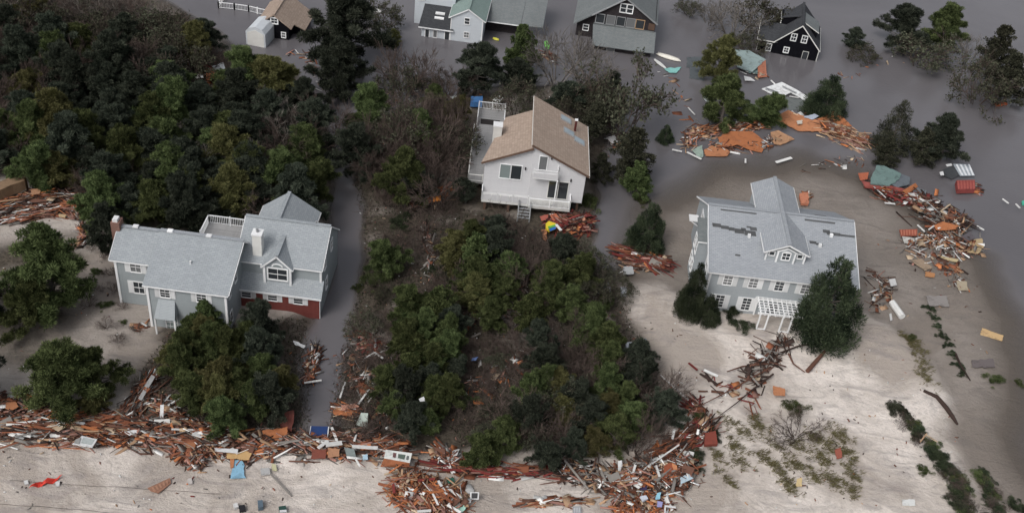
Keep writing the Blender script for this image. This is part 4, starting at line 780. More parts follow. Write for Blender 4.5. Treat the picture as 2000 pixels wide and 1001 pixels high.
nt_ += fill([(940,175),(1010,170),(1050,190),(1130,200),(1190,160),(1200,200),(1160,215),(1050,205),(950,210)], 32, (24, 34), {'sparse': 3, 'pine_dark': 2, 'bare_brown': 2}, {'sparse': 'thin tree in the scrub behind the tan shingle roof', 'pine_dark': 'dark small pine in the scrub behind the tan shingle roof', 'bare_brown': 'leafless shrub in the scrub behind the tan shingle roof'}, 'scrub behind the tan shingle roof', [(965,190,40), (1060,195,40)])
nt_ += fill([(885,455),(960,440),(1010,445),(1060,480),(1125,490),(1140,550),(1105,600),(1040,620),(1000,600),(905,640),(850,690),(780,670),(770,610),(860,555)], 38, (30, 44), {'pine_green': 5, 'pine_dark': 2.5, 'pine_olive': .8, 'tree_bright': .8, 'bare_brown': 1.8, 'sparse': .8},
    {'pine_green': 'green pine in the grove below the house on pilings', 'pine_dark': 'dark pine in the grove below the house on pilings', 'pine_olive': 'yellowish pine in the grove below the house on pilings', 'tree_bright': 'bright tree in the grove below the house on pilings', 'bare_brown': 'leafless shrub in the grove below the house on pilings', 'sparse': 'thin leafed tree in the grove below the house on pilings'}, 'grove below the house on pilings')
nt_ += fill([(1075,650),(1160,625),(1225,680),(1280,745),(1290,800),(1240,855),(1140,870),(1050,880),(985,850),(1000,790),(1060,730)], 36, (30, 43), {'pine_green': 4, 'pine_dark': 2.2, 'pine_olive': 2.4, 'bare_brown': 1.5, 'sparse': .6},
    {'pine_green': 'green pine in the lower middle grove left of the sand', 'pine_dark': 'dark pine in the lower middle grove left of the sand', 'pine_olive': 'yellow green pine in the lower middle grove left of the sand', 'bare_brown': 'leafless shrub in the lower middle grove left of the sand', 'sparse': 'thin leafed tree in the lower middle grove left of the sand'}, 'lower middle grove')
nt_ += fill([(775,690),(850,700),(900,700),(880,760),(850,830),(800,840),(770,780)], 36, (27, 38), {'pine_green': 4, 'tree_bright': 1, 'pine_dark': 1},
    {'pine_green': 'green pine in the trees right of the lane end', 'tree_bright': 'bright green tree in the trees right of the lane end', 'pine_dark': 'dark pine in the trees right of the lane end'}, 'strip of trees right of the lane end')
nt_ += fill([(335,690),(380,665),(450,650),(525,660),(552,720),(552,765),(510,798),(430,800),(380,775),(345,740)], 36, (33, 45), {'pine_green': 5, 'pine_dark': 2, 'pine_olive': 1.5},
    {'pine_green': 'green pine in the grove before the left grey house', 'pine_dark': 'dark pine in the grove before the left grey house', 'pine_olive': 'yellow green pine in the grove before the left grey house'}, 'grove before the left grey house')
nt_ += fill([(690,660),(710,600),(740,560),(860,560),(770,640),(760,760),(770,850),(690,850),(680,760)], 44, (18, 28), {'bare_brown': 5, 'sparse': 1, 'bush_green': 1}, {'bare_brown': 'low brown leafless shrub in the littered strip right of the lane', 'sparse': 'thin leafed shrub in the littered strip right of the lane', 'bush_green': 'small green bush in the littered strip right of the lane'}, 'scrub in the littered strip', (), (.6, .9))
nt_ += fill([(730,380),(870,390),(860,540),(760,460)], 40, (18, 28), {'bare_brown': 4, 'bush': 1}, {'bare_brown': 'low brown leafless shrub left of the middle grove', 'bush': 'dark low bush left of the middle grove'}, 'scrub left of the middle grove', (), (.6, .9))
nt_ += fill([(1140,480),(1215,540),(1215,600),(1160,620),(1110,560)], 34, (20, 30), {'sparse': 3, 'bush_green': 2, 'bare_brown': 2}, {'sparse': 'thin leafed shrub at the sand edge right of the middle grove', 'bush_green': 'green bush at the sand edge right of the middle grove', 'bare_brown': 'leafless shrub at the sand edge right of the middle grove'}, 'scrub at the sand edge', (), (.7, 1.0))
nt_ += fill([(900,700),(1010,640),(1060,660),(1050,730),(990,780),(970,850),(900,840),(870,770)], 36, (18, 30), {'bare_brown': 4, 'bare_grey': 1, 'sparse': 2, 'bush_green': 1}, {'bare_brown': 'brown leafless shrub in the muddy clearing between the groves', 'bare_grey': 'pale leafless tree in the muddy clearing between the groves', 'sparse': 'thin leafed shrub in the muddy clearing between the groves', 'bush_green': 'green bush in the muddy clearing between the groves'}, 'scrub in the muddy clearing', [(1000,700,30)], (.6, .95))
nt_ += fill([(180,480),(225,470),(232,590),(290,640),(230,660),(170,600)], 30, (9, 15), {'bare_brown': 3, 'bush_green': 1}, {'bare_brown': 'small dry shrub on the sand left of the left grey house', 'bush_green': 'small green bush on the sand left of the left grey house'}, 'small scrub left of the left house', (), (.5, .8))
# woods going on outside the frame on the left
for (x, y, r) in ((-90,150,45),(-130,220,50),(-90,290,45),(-160,120,45),(-70,560,60),(-90,700,70)): tree('pine_dark', x, y, r, 'pine left of the picture edge', 'pines beyond the left edge', 1.0)
print('filled trees', nt_)
# ------------------------------------------------------------------ storm debris
PAL = {'rust': (.20, .075, .042), 'brown': (.115, .058, .042), 'dark': (.042, .028, .024), 'tan': (.36, .235, .15), 'grey': (.22, .205, .19), 'white': (.62, .62, .61), 'pink': (.30, .165, .135), 'orange': (.42, .155, .065), 'red': (.17, .035, .032), 'pale': (.46, .36, .26)}
WORD = {'rust': 'rust brown', 'brown': 'brown', 'dark': 'dark', 'tan': 'tan', 'grey': 'weathered grey', 'white': 'white painted', 'pink': 'pinkish brown', 'orange': 'orange', 'red': 'dark red', 'pale': 'pale yellow'}
RUSTY = dict(rust=4.2, brown=4, dark=3, tan=1.6, pink=2.2, orange=.8, white=1.2, grey=2.2); REDDY = dict(red=4, rust=3, brown=2, dark=2, pink=1.5, grey=.6, white=.3); MIXED = dict(rust=3, brown=3, dark=2.5, tan=2, pink=2, white=2.2, grey=2.5, orange=1); ORANGE = dict(orange=2.5, rust=4, tan=2.5, pink=2, brown=2, white=.6, pale=.8); GREYS = dict(grey=4, brown=3, dark=3, tan=1, pink=1, white=.8)
for k, c in PAL.items(): M['bd_'+k] = m_plain(WORD[k]+' board', c, .85, .28, 2.0, .15)
UNIT = {}
for k in PAL:
    m = MB(); m.add([(-.5,-.5,-.5),(.47,-.5,-.5),(.5,.42,-.5),(-.48,.5,-.5),(-.5,-.5,.5),(.49,-.46,.5),(.46,.5,.5),(-.5,.46,.5)], [(0,3,2,1),(4,5,6,7),(0,1,5,4),(1,2,6,5),(2,3,7,6),(3,0,4,7)]); UNIT[k] = m.mesh('board', M['bd_'+k])
PILES = [  # line in the photo, half width px, boards, heap height m, yaw spread, palette, length range, where
    ([(-30,830),(60,832),(150,835),(250,842),(330,852),(420,862)], 33, 1150, .9, .42, RUSTY, (.8, 3.6), 'in the long lumber drift at the lower left'),
    ([(-20,790),(60,800),(120,815)], 20, 170, .8, .5, RUSTY, (.8, 3.0), 'at the upper left end of the lower left lumber drift'),
    ([(400,868),(480,872),(560,868),(640,872),(700,868),(790,880)], 26, 560, .7, .5, RUSTY, (.7, 3.2), 'in the lumber drift at the end of the flooded lane'),
    ([(345,880),(380,895),(400,905)], 18, 110, .5, .9, RUSTY, (.6, 2.2), 'in the knot of timber hanging below the lower left drift'),
    ([(230,830),(262,795),(285,760),(300,745)], 17, 170, .6, .35, dict(brown=4, rust=3, grey=3, white=1.5, dark=2), (1.0, 3.6), 'in the grey boards climbing between the two left groves'),
    ([(300,790),(330,800),(350,815)], 16, 60, .5, .8, RUSTY, (.6, 2.5), 'between the grey boards and the left grove'),
    ([(-20,412),(30,402),(80,392),(130,396),(165,412)], 24, 480, 1.0, .35, RUSTY, (1.0, 4.2), 'in the curved lumber pile at the left edge'),
    ([(-10,435),(50,425),(110,415)], 9, 120, .5, .25, RUSTY, (1.0, 4.0), 'on the lower rim of the curved left lumber pile'),
    ([(160,440),(165,470),(152,480)], 9, 40, .3, .6, MIXED, (.7, 2.2), 'below the curved left lumber pile'),
    ([(775,940),(800,960),(850,975),(900,985)], 34, 360, .9, 1.2, ORANGE, (.7, 3.2), 'in the splintered heap at the bottom middle'),
    ([(850,905),(900,915),(960,920),(1060,922),(1130,925)], 12, 190, .35, .25, REDDY, (1.0, 4.0), 'in the thin red line of boards at the lower middle'),
    ([(850,880),(880,900),(890,915)], 20, 90, .6, .8, MIXED, (.6, 2.2), 'left of the bright round pine'),
    ([(1100,920),(1160,930),(1200,945)], 24, 160, .6, .7, GREYS, (.8, 3.4), 'in the grey tangle below the lower middle grove'),
    ([(1200,960),(1250,940),(1300,930),(1340,915)], 42, 560, 1.1, 1.3, MIXED, (.6, 2.8), 'in the big mixed heap at the lower right of centre'),
    ([(1300,985),(1260,1000),(1200,1005)], 26, 160, .6, 1.2, ORANGE, (.6, 2.5), 'at the bottom edge of the big mixed heap'),
    ([(1290,890),(1330,865),(1360,850),(1380,830)], 20, 190, .7, .35, dict(brown=4, rust=3, dark=2, pink=1.5, red=1.5, white=.7), (1.0, 4.0), 'in the slanting boards above the big mixed heap'),
    ([(1020,985),(1080,978),(1150,980)], 8, 40, .2, .3, MIXED, (.8, 3.0), 'on the sand at the bottom edge'),
    ([(1455,745),(1500,700),(1530,660)], 24, 70, .6, 1.1, dict(grey=3, dark=4, brown=3), (.6, 3.0), 'in the driftwood tangle below the pergola'),
    ([(1380,745),(1430,760),(1500,790)], 26, 22, .2, 1.0, REDDY, (.6, 2.2), 'left of the driftwood tangle on the pale sand'),
    ([(1345,790),(1365,800)], 14, 30, .3, .8, REDDY, (.8, 2.4), 'at the end of the long white pole on the sand'),
    ([(1335,285),(1360,262),(1390,258),(1440,250),(1500,240)], 14, 200, .7, .5, ORANGE, (.7, 2.8), 'in the orange wreckage left of the white frame'),
    ([(1385,292),(1430,285),(1490,285),(1520,270)], 12, 120, .5, .9, MIXED, (.4, 1.8), 'on the big orange sheathing sheets'),
    ([(1520,232),(1570,236),(1610,246)], 10, 90, .6, .7, ORANGE, (.4, 1.8), 'on the long orange roof sheet'),
    ([(1440,120),(1470,140),(1490,150)], 10, 60, .5, .9, MIXED, (.4, 1.6), 'around the teal grey roof fragment'),
    ([(1780,500),(1850,520),(1880,560)], 24, 60, .15, 1.2, MIXED, (.4, 1.8), 'strewn on the wet beach'),
    ([(690,690),(720,760),(745,820)], 34, 90, .25, 1.2, MIXED, (.3, 1.8), 'strewn in the brush right of the lane'),
    ([(860,300),(870,200),(900,190)], 14, 40, .3, 1.2, MIXED, (.4, 1.8), 'in the scrub left of the rear deck'),
    ([(1600,245),(1640,262),(1690,282)], 15, 260, .8, .35, dict(tan=4, rust=3, pink=3, pale=2, brown=2, orange=1), (.9, 3.4), 'in the pale rafters right of the orange wreckage'),
    ([(1700,365),(1750,385),(1810,395)], 15, 120, .6, .6, dict(red=4, dark=3, rust=3, pink=1, white=.7), (.7, 2.6), 'around the floating teal roof'),
    ([(1790,400),(1840,430),(1880,450),(1830,445)], 30, 260, 1.0, 1.2, dict(dark=4, brown=4, grey=3, rust=2, tan=1, white=.7), (.8, 3.4), 'in the dark tangle behind the right of the colonial house'),
    ([(1770,480),(1830,470),(1890,490),(1910,480)], 20, 120, .6, .9, MIXED, (.7, 2.6), 'below the dark tangle on the wet sand'),
    ([(1075,440),(1110,440),(1150,440)], 20, 260, 1.0, .8, REDDY, (.7, 2.6), 'in the red heap below the house on pilings'),
    ([(1210,495),(1250,505),(1300,520)], 15, 210, .7, .25, REDDY, (1.0, 3.4), 'in the red drift at the foot of the lone cedar'),
    ([(1215,520),(1260,522),(1290,520)], 9, 50, .3, .4, GREYS, (.8, 2.6), 'below the red drift at the lone cedar'),
    ([(800,395),(840,385),(875,375)], 13, 110, .5, .4, ORANGE, (.8, 3.0), 'in the orange heap left of the front deck'),
    ([(830,440),(850,500),(840,540)], 18, 60, .3, 1.0, GREYS, (.6, 2.2), 'in the scrub left of the middle grove'),
    ([(395,140),(425,150),(435,170)], 17, 150, .8, .6, REDDY, (.7, 2.4), 'in the wreck clearing of the upper left wood'),
    ([(618,685),(608,720),(603,745)], 9, 90, .5, .5, RUSTY, (.8, 2.6), 'on the bank of the flooded lane'),
    ([(660,800),(690,805)], 12, 60, .4, .4, ORANGE, (.8, 2.6), 'beside the pink plywood at the lane end'),
    ([(700,660),(740,680)], 18, 60, .3, .8, REDDY, (.7, 2.4), 'in the brushy strip right of the lane'),
    ([(1195,280),(1215,270)], 10, 50, .5, .9, MIXED, (.6, 2.0), 'in the small pile right of the skylights'),
    ([(1150,180),(1190,170)], 12, 50, .4, .9, MIXED, (.7, 2.6), 'in the scrub behind the tan roof'),
    ([(1065,105),(1085,118)], 8, 40, .4, .9, REDDY, (.6, 1.8), 'in the red heap beside the dense bright tree'),
    ([(1570,385),(1580,382)], 6, 25, .4, .9, ORANGE, (.6, 1.6), 'in the orange scrap behind the colonial house'),
    ([(1880,365),(1910,372)], 9, 40, .4, .4, REDDY, (.8, 2.4), 'around the floating red crate'),
    ([(1290,140),(1330,190),(1350,250)], 22, 14, .02, 1.5, MIXED, (.4, 1.6), 'afloat in the channel left of the orange wreckage'),
    ([(700,180),(760,200),(820,180)], 16, 24, .05, 1.5, MIXED, (.4, 1.8), 'afloat among the drowned scrub'),
    ([(560,100),(600,108),(640,180)], 14, 24, .1, 1.5, MIXED, (.4, 1.8), 'afloat below the tan roof'),
    ([(1560,330),(1640,320),(1700,310)], 14, 18, .03, 1.5, MIXED, (.4, 1.6), 'afloat behind the colonial house'),
    ([(1640,150),(1720,130),(1800,100)], 16, 10, .02, 1.5, MIXED, (.3, 1.4), 'afloat in the open water at right'),
    ([(880,650),(980,600),(1080,560)], 40, 70, .6, 1.5, MIXED, (.3, 1.6), 'caught in the middle grove'),
    ([(880,780),(960,740),(1040,690)], 30, 60, .2, 1.5, MIXED, (.3, 1.6), 'strewn in the muddy clearing'),
    ([(200,120),(300,130),(380,130)], 16, 40, .8, 1.5, MIXED, (.4, 1.8), 'strewn along the upper left thicket'),
    ([(1690,540),(1740,560),(1700,600)], 16, 50, .2, .9, GREYS, (.6, 2.4), 'on the wet sand right of the colonial house'),
    ([(265,640),(285,636)], 6, 14, .2, .6, ORANGE, (.5, 1.4), 'by the porch of the left house'),
]
boards = []   # key, centre, yaw, pitch, roll, length, width, thickness, score, place
for line, hw, n, mound, spread, pal, (l0, l1), where in PILES:
    line = np.array(line, float); seg = np.linalg.norm(np.diff(line, axis=0), axis=1); cum = np.concatenate([[0], np.cumsum(seg)])
    n = int(n*1.7); keys = random.choices(list(pal), list(pal.values()), k=n)
    for i in range(n):
        s = random.uniform(0, cum[-1]); j = min(np.searchsorted(cum, s, 'right')-1, len(seg)-1); f = (s-cum[j])/seg[j]; d = (line[j+1]-line[j])/seg[j]
        off = float(np.clip(random.gauss(0, .48), -1.25, 1.25)); q = line[j]+(line[j+1]-line[j])*f+np.array([-d[1], d[0]])*off*hw + d*random.gauss(0, hw*.3)
        p = gnd(q[0], q[1]); g0 = gnd(*line[j]); g1 = gnd(*line[j+1]); yaw = math.atan2(g1[1]-g0[1], g1[0]-g0[0])+random.gauss(0, spread)
        L = l0+(l1-l0)*random.random()**1.8; wd = random.choice((.035, .05, .07, .09, .11, .14, .18, .24)); th = random.choice((.035, .04, .05, .09))
        z = p[2]+.03+mound*max(0, 1-off*off)*random.random()**1.3; pit = random.gauss(0, .10+.16*mound*(L < 2.2))
        z = max(z, p[2]+abs(math.sin(pit))*L*.38); k = keys[i]
        if random.random() < .10: wd = random.uniform(.3, .8); L = random.uniform(.4, 1.4); th = .03; k = random.choice(['white', 'grey', 'tan', 'orange', 'rust', 'pale', 'brown', k])
        boards.append((k, (p[0], p[1], z), yaw, pit, random.gauss(0, .5), L, wd, th, L*wd**.7*kpx(p)*(.55+(z-p[2])), where))
order = sorted(range(len(boards)), key=lambda i: -boards[i][8]); single = set(order[:295])
def rot3(yaw, pit, rol):
    return np.array(Matrix.Rotation(yaw, 3, 'Z') @ Matrix.Rotation(pit, 3, 'Y') @ Matrix.Rotation(rol, 3, 'X'))
UB = np.array([(-.5,-.5,-.5),(.47,-.5,-.5),(.5,.42,-.5),(-.48,.5,-.5),(-.5,-.5,.5),(.49,-.46,.5),(.46,.5,.5),(-.5,.46,.5)]); UF = np.array([(0,3,2,1),(4,5,6,7),(0,1,5,4),(1,2,6,5),(2,3,7,6),(3,0,4,7)])
SV, SF, ST = [], [], []
def stuff_board(k, c, yaw, pit, rol, L, wd, th, var=.3):
    b = len(SV)*8; SV.append((UB*np.array([L, wd, th]))@rot3(yaw, pit, rol).T+np.array(c)); SF.append(UF+b); ST.append(np.tile(np.array(PAL[k])*random.uniform(1-var, 1+var), (8, 1)))
for i, (k, c, yaw, pit, rol, L, wd, th, sc_, where) in enumerate(boards):
    if i in single:
        o = link('loose_board', UNIT[k], None, c, None, (L, wd, th)); o.rotation_euler = (Matrix.Rotation(yaw, 3, 'Z') @ Matrix.Rotation(pit, 3, 'Y') @ Matrix.Rotation(rol, 3, 'X')).to_euler(); tag(o, '%s broken board %s' % (WORD[k], where), 'board', 'broken boards '+where)
    else: stuff_board(k, c, yaw, pit, rol, L, wd, th)
tag(link('lumber_debris', np_mesh('lumber_debris', np.concatenate(SV), np.concatenate(SF), M['tone'], np.concatenate(ST))), 'mass of splintered lumber in drifts and heaps', 'lumber', kind='stuff')

# ---- single sheets and wreck pieces: outline in the photo, height of each corner above ground, colour
def flat(name, label, cat, px, zs, col, t=.05, group=None, rough=.75, var=.2, torn=None):
    if torn is None: torn = cat in ('sheathing', 'roof', 'plywood', 'sheet', 'scrap', 'rag')
    if isinstance(zs, (int, float)): zs = [zs]*len(px)
    g = gnd(*px[0]); base = np.mean([gnd(*p) for p in px], axis=0); vs = [at(x, y, base[2]+z) for (x, y), z in zip(px, zs)]
    c = np.mean(vs, axis=0); m = MB(); vs = [v-c for v in vs]
    if torn:      # broken, splintered edges
        out = []; rr = random.Random(len(label or 'x')*7+int(px[0][0]))
        for i in range(len(vs)):
            a_, b_ = vs[i], vs[(i+1) % len(vs)]; e = b_-a_; pe = np.array([-e[1], e[0], 0])
            out.append(a_)
            for f in (.22, .45, .55, .8): out.append(a_+e*(f+rr.uniform(-.07, .07))+pe*rr.uniform(-.055, .055))
        vs = out
    ar = sum(np.cross(vs[i], vs[(i+1) % len(vs)])[2] for i in range(len(vs)))
    if ar < 0: vs = vs[::-1]
    k = len(vs); q = [v-np.array([0, 0, t]) for v in vs]; m.add(vs+q, [tuple(range(k)), tuple(range(2*k-1, k-1, -1))]+[((i+1) % k, i, k+i, k+(i+1) % k) for i in range(k)])
    mk = 'c_%.2f_%.2f_%.2f' % col
    if mk not in M: M[mk] = m_sheet('painted or raw sheet '+mk, col)
    o = m.build(name, M[mk], None); o.location = c; return tag(o, label, cat, group)
def sub(parent, name, px, z, col, t=.03):
    "flat piece fixed on a sheet, in world place, parented to it"
    o = flat(name, None, None, px, z, col, t); o.location = Vector(o.location)-parent.location; o.parent = parent
    for k in ('label', 'category'):
        if k in o: del o[k]
    return o
def beam(label, a, b, col='white', z=(.15, .15), w=.16, t=.08, name='pole', cat='pole', group=None, rnd=False):
    A_ = gnd(*a); B_ = gnd(*b); A_ = at(*a, A_[2]+z[0]); B_ = at(*b, B_[2]+z[1]); c = (A_+B_)/2; m = MB()
    if rnd: m.tube([A_-c, B_-c], [w/2, w*.42], 8)
    else: m.beam(A_-c, B_-c, w, t)
    o = m.build(name, M['bd_'+col], None); o.location = c; return tag(o, label, cat, group)
WHT = (.66, .67, .68); ORG = (.40, .15, .065); ORG2 = (.46, .20, .10); TEAL = (.14, .21, .20); NAVY = (.022, .05, .16); SKY = (.25, .46, .62); PLY = (.55, .36, .17)
# bottom left and lane end
b = flat('signboard', 'navy blue panel with a white wedge at the end of the flooded lane', 'panel', [(608,831),(642,832),(639,853),(604,852)], .75, NAVY, .08)
sub(b, 'white_wedge', [(624,831.5),(631,832),(627,851),(622,850)], .775, WHT); sub(b, 'edge_strip', [(606.5,831),(608.5,831),(605.5,852),(603.5,852)], .775, WHT); sub(b, 'edge_strip', [(641,832),(643,832),(640.5,853),(638.5,853)], .775, WHT)
flat('plywood_sheet', 'orange plywood sheet at the left end of the lane drift', 'plywood', [(511,840),(562,832),(560,850),(528,863)], [.9,.9,.7,.6], ORG); flat('plywood_sheet', 'dark red plywood sheet leaning behind the orange sheet', 'plywood', [(545,808),(574,800),(570,842),(548,834)], [1.0,1.1,.4,.4], (.16, .05, .04)); flat('plywood_sheet', 'yellow plywood sheet above the light blue sheet', 'plywood', [(442,884),(494,876),(486,897),(443,894)], .45, PLY)
flat('painted_sheet', 'light blue sheet on the sand below the yellow plywood', 'sheet', [(458,897),(474,900),(480,932),(450,933)], .2, SKY); flat('board', 'orange board beside the light blue sheet', 'board', [(449,893),(458,894),(456,912),(450,912)], .3, ORG2)
d = flat('white_door', 'white door lying on the lower left drift', 'door', [(160,850),(190,857),(180,873),(141,866)], .9, WHT, .07); sub(d, 'door_glass', [(163,853),(185,858),(178,868),(158,864)], .925, (.42, .46, .46)); sub(d, 'door_panel', [(148,857),(158,853),(154,866),(144,864)], .925, (.30, .30, .29))
flat('white_sheet', 'crumpled white sheet on the boards left of the left grove', 'sheet', [(238,840),(262,836),(275,842),(252,850)], .8, WHT); flat('plywood_sheet', 'rounded orange plywood sheet at the left end of the drift', 'plywood', [(12,785),(30,783),(36,793),(24,800),(10,797)], .9, ORG2); flat('plywood_sheet', 'small tan plywood square in the lower left drift', 'plywood', [(350,836),(364,834),(366,848),(352,850)], [1.1,1.1,.7,.7], (.55, .38, .22)); flat('plywood_sheet', 'orange plywood sheet below the tan square', 'plywood', [(350,852),(384,860),(380,874),(352,862)], .7, (.33, .14, .07)); flat('white_sheet', 'white panel upright at the edge of the left grove', 'panel', [(313,790),(320,789),(319,816),(312,816)], [1.4,1.4,.5,.5], WHT)
flat('weathered_sheet', 'upper weathered grey panel on the boards between the left groves', 'panel', [(296,731),(303,735),(290,757),(282,753)], .8, (.36, .36, .36)); flat('weathered_sheet', 'lower weathered grey panel on the boards between the left groves', 'panel', [(280,760),(286,764),(277,781),(270,777)], .7, (.36, .36, .36)); flat('white_sheet', 'white board flat on the drift above the yellow plywood', 'board', [(419,874),(465,876),(464,884),(420,880)], .7, WHT); flat('white_sheet', 'small white sheet beside the lane left bank', 'sheet', [(572,664),(597,674),(594,679),(575,671)], .4, WHT)
for lb, a, c_ in (('long white pole lying across the drift above the yellow plywood',(450,877),(510,855)),('white pole left of the navy panel',(541,862),(570,862)),('white pole at the left grove edge',(328,792),(364,768)),('short white post standing in the drift left of the orange sheet',(398,858),(403,836)),('white pole pointing to the lane bank',(594,747),(628,742)),('upper white pole in the brush right of the lane',(664,776),(674,746)),('slanting white pole in the brush right of the lane',(700,788),(721,760)),('left arm of the white chevron right of the lane',(713,699),(732,688)),('right arm of the white chevron right of the lane',(732,688),(748,699)),('tan pole on the upper rim of the left drift',(408,832),(432,824)),('white stick at the left edge of the drift',(-5,842),(30,848)),('white board left in the lower left drift',(30,846),(60,852))): beam(lb, a, c_, 'white' if 'tan' not in lb else 'tan', (.5, .6), .15, .1)
p = gnd(90, 943); m = MB(); rng = np.random.default_rng(5)
gxs, gys = 9, 5; vs = [((i/(gxs-1)-.5)*1.5+(j/(gys-1)-.5)*.5, (j/(gys-1)-.5)*.8+(i/(gxs-1)-.5)*.8, .12+.16*math.sin(i*1.3+j)+.1*rng.random()) for j in range(gys) for i in range(gxs)]; m.add(vs, [(j*gxs+i, j*gxs+i+1, (j+1)*gxs+i+1, (j+1)*gxs+i) for j in range(gys-1) for i in range(gxs-1)]); M['cloth_red'] = m_plain('red cloth', (.50, .045, .03), .8, .15); o = m.build('red_cloth', M['cloth_red']); o.location = p; o.modifiers.new('thick', 'SOLIDIFY').thickness = .03; tag(o, 'crumpled bright red cloth on the sand at lower left', 'cloth')
pal = flat('pallet', 'broken brown slatted pallet on the sand', 'pallet', [(288,952),(332,932),(334,942),(310,962),(295,958)], .18, (.30, .16, .11), .06)
for k in range(5): sub(pal, 'slat', [(296+7*k,951-3.2*k),(299+7*k,949.5-3.2*k),(305+6*k,958-4*k),(302+6*k,959.5-4*k)], .23, (.38, .21, .14))
beam('long grey pole leaning from the wire tangle on the sand', (528,924), (570,968), 'grey', (.3, .1), .12, .1)
# wall section and middle bottom
wl = flat('wall_section', 'white wall section with dark smears tipped on orange boards', 'wall section', [(753,877),(805,884),(800,903),(750,894)], [1.1,1.1,.9,.9], (.62, .64, .62), .12); sub(wl, 'sheathing', [(750,894),(800,903),(799,912),(743,910)], [.88,.88,.3,.3], (.30, .11, .05)); sub(wl, 'dark_smear', [(768,881),(775,882),(772,893),(767,891)], 1.05, (.16, .08, .08)); sub(wl, 'dark_smear', [(778,884),(793,886),(789,896),(777,893)], 1.05, (.10, .13, .11)); sub(wl, 'dark_smear', [(795,887),(800,888),(797,897),(793,896)], 1.05, (.14, .15, .15))
flat('plywood_sheet', 'pink plywood sheet at the right end of the lane', 'plywood', [(667,790),(692,788),(702,793),(668,801)], .6, (.55, .28, .2)); flat('plywood_sheet', 'orange plywood sheet below the pink one at the lane end', 'plywood', [(650,800),(690,800),(686,812),(652,808)], .4, ORG); flat('broken_panel', 'pale green grey panel leaning right of the pink plywood', 'panel', [(705,805),(719,806),(717,835),(695,828)], [1.0,1.0,.3,.3], (.42, .48, .44)); flat('plywood_sheet', 'tan plywood in the drift below the navy panel', 'plywood', [(640,873),(664,876),(662,890),(640,892)], .7, (.42, .22, .13)); flat('plywood_sheet', 'pointed orange plywood below the navy panel', 'plywood', [(596,860),(634,852),(640,858),(592,870)], .7, (.42, .2, .14)); flat('plywood_sheet', 'dark red plywood below the navy panel', 'plywood', [(610,876),(638,876),(636,894),(608,895)], .6, (.22, .07, .05)); flat('light_blue_scrap', 'little light blue scrap left of the wall section', 'scrap', [(708,888),(718,886),(719,896),(709,897)], .4, (.42, .58, .70)); flat('grey_sheet', 'torn grey green sheet hanging from the lane end drift', 'sheet', [(672,872),(692,876),(697,896),(678,892)], [.9,.9,.3,.3], (.17, .20, .20))
for lb, a, c_, w_ in (('thick white beam in the lane end drift',(636,868),(668,864),.42),('long white board pointing right in the lane end drift',(688,871),(738,874),.3),('white post upper left of the thick white beam',(648,834),(658,860),.2),('white stick left in the lane end drift',(618,861),(650,866),.14),('short white beam slanting below the navy panel',(622,874),(640,860),.3),('upright white stick right of the thick white beam',(692,860),(696,848),.16),('white stick on sand under the torn grey sheet',(695,896),(703,910),.14)): beam(lb, a, c_, 'white', (.9, .9), w_, .1)
wf = flat('window_sash', 'white window sash standing in the bottom middle heap', 'window', [(918,960),(936,960),(935,974),(918,974)], [1.0,1.0,.5,.5], WHT, .06); sub(wf, 'sash_glass', [(921,962),(933,962),(932.5,972),(921,972)], [.98,.98,.58,.58], (.06, .06, .065)); flat('mint_scrap', 'mint green scrap in the bottom middle heap', 'scrap', [(888,985),(905,982),(910,990),(902,1001),(886,994)], .6, (.40, .66, .56)); flat('plywood_sheet', 'orange plywood scrap in the bottom middle heap', 'plywood', [(843,962),(865,960),(866,970),(846,972)], .8, ORG2); flat('teal_scrap', 'dark green scrap above the bottom middle heap', 'scrap', [(872,933),(886,932),(888,942),(876,942)], .3, (.03, .13, .09))
for lb, a, c_, k in (('white board slanting at the upper right of the bottom middle heap',(856,938),(872,965),'white'),('second white board right of the slanting one in the bottom heap',(872,950),(900,972),'white'),('white stick at the lower right of the bottom middle heap',(874,985),(900,1000),'white'),('red beam along the top of the bottom middle heap',(816,938),(850,934),'red'),('orange post left above the bottom middle heap',(796,938),(798,922),'tan'),('upright dark red post at the left of the bottom middle heap',(770,962),(768,944),'red'),('pale stick low in the bottom middle heap',(815,998),(842,996),'white')): beam(lb, a, c_, k, (.7, .8), .2, .1)
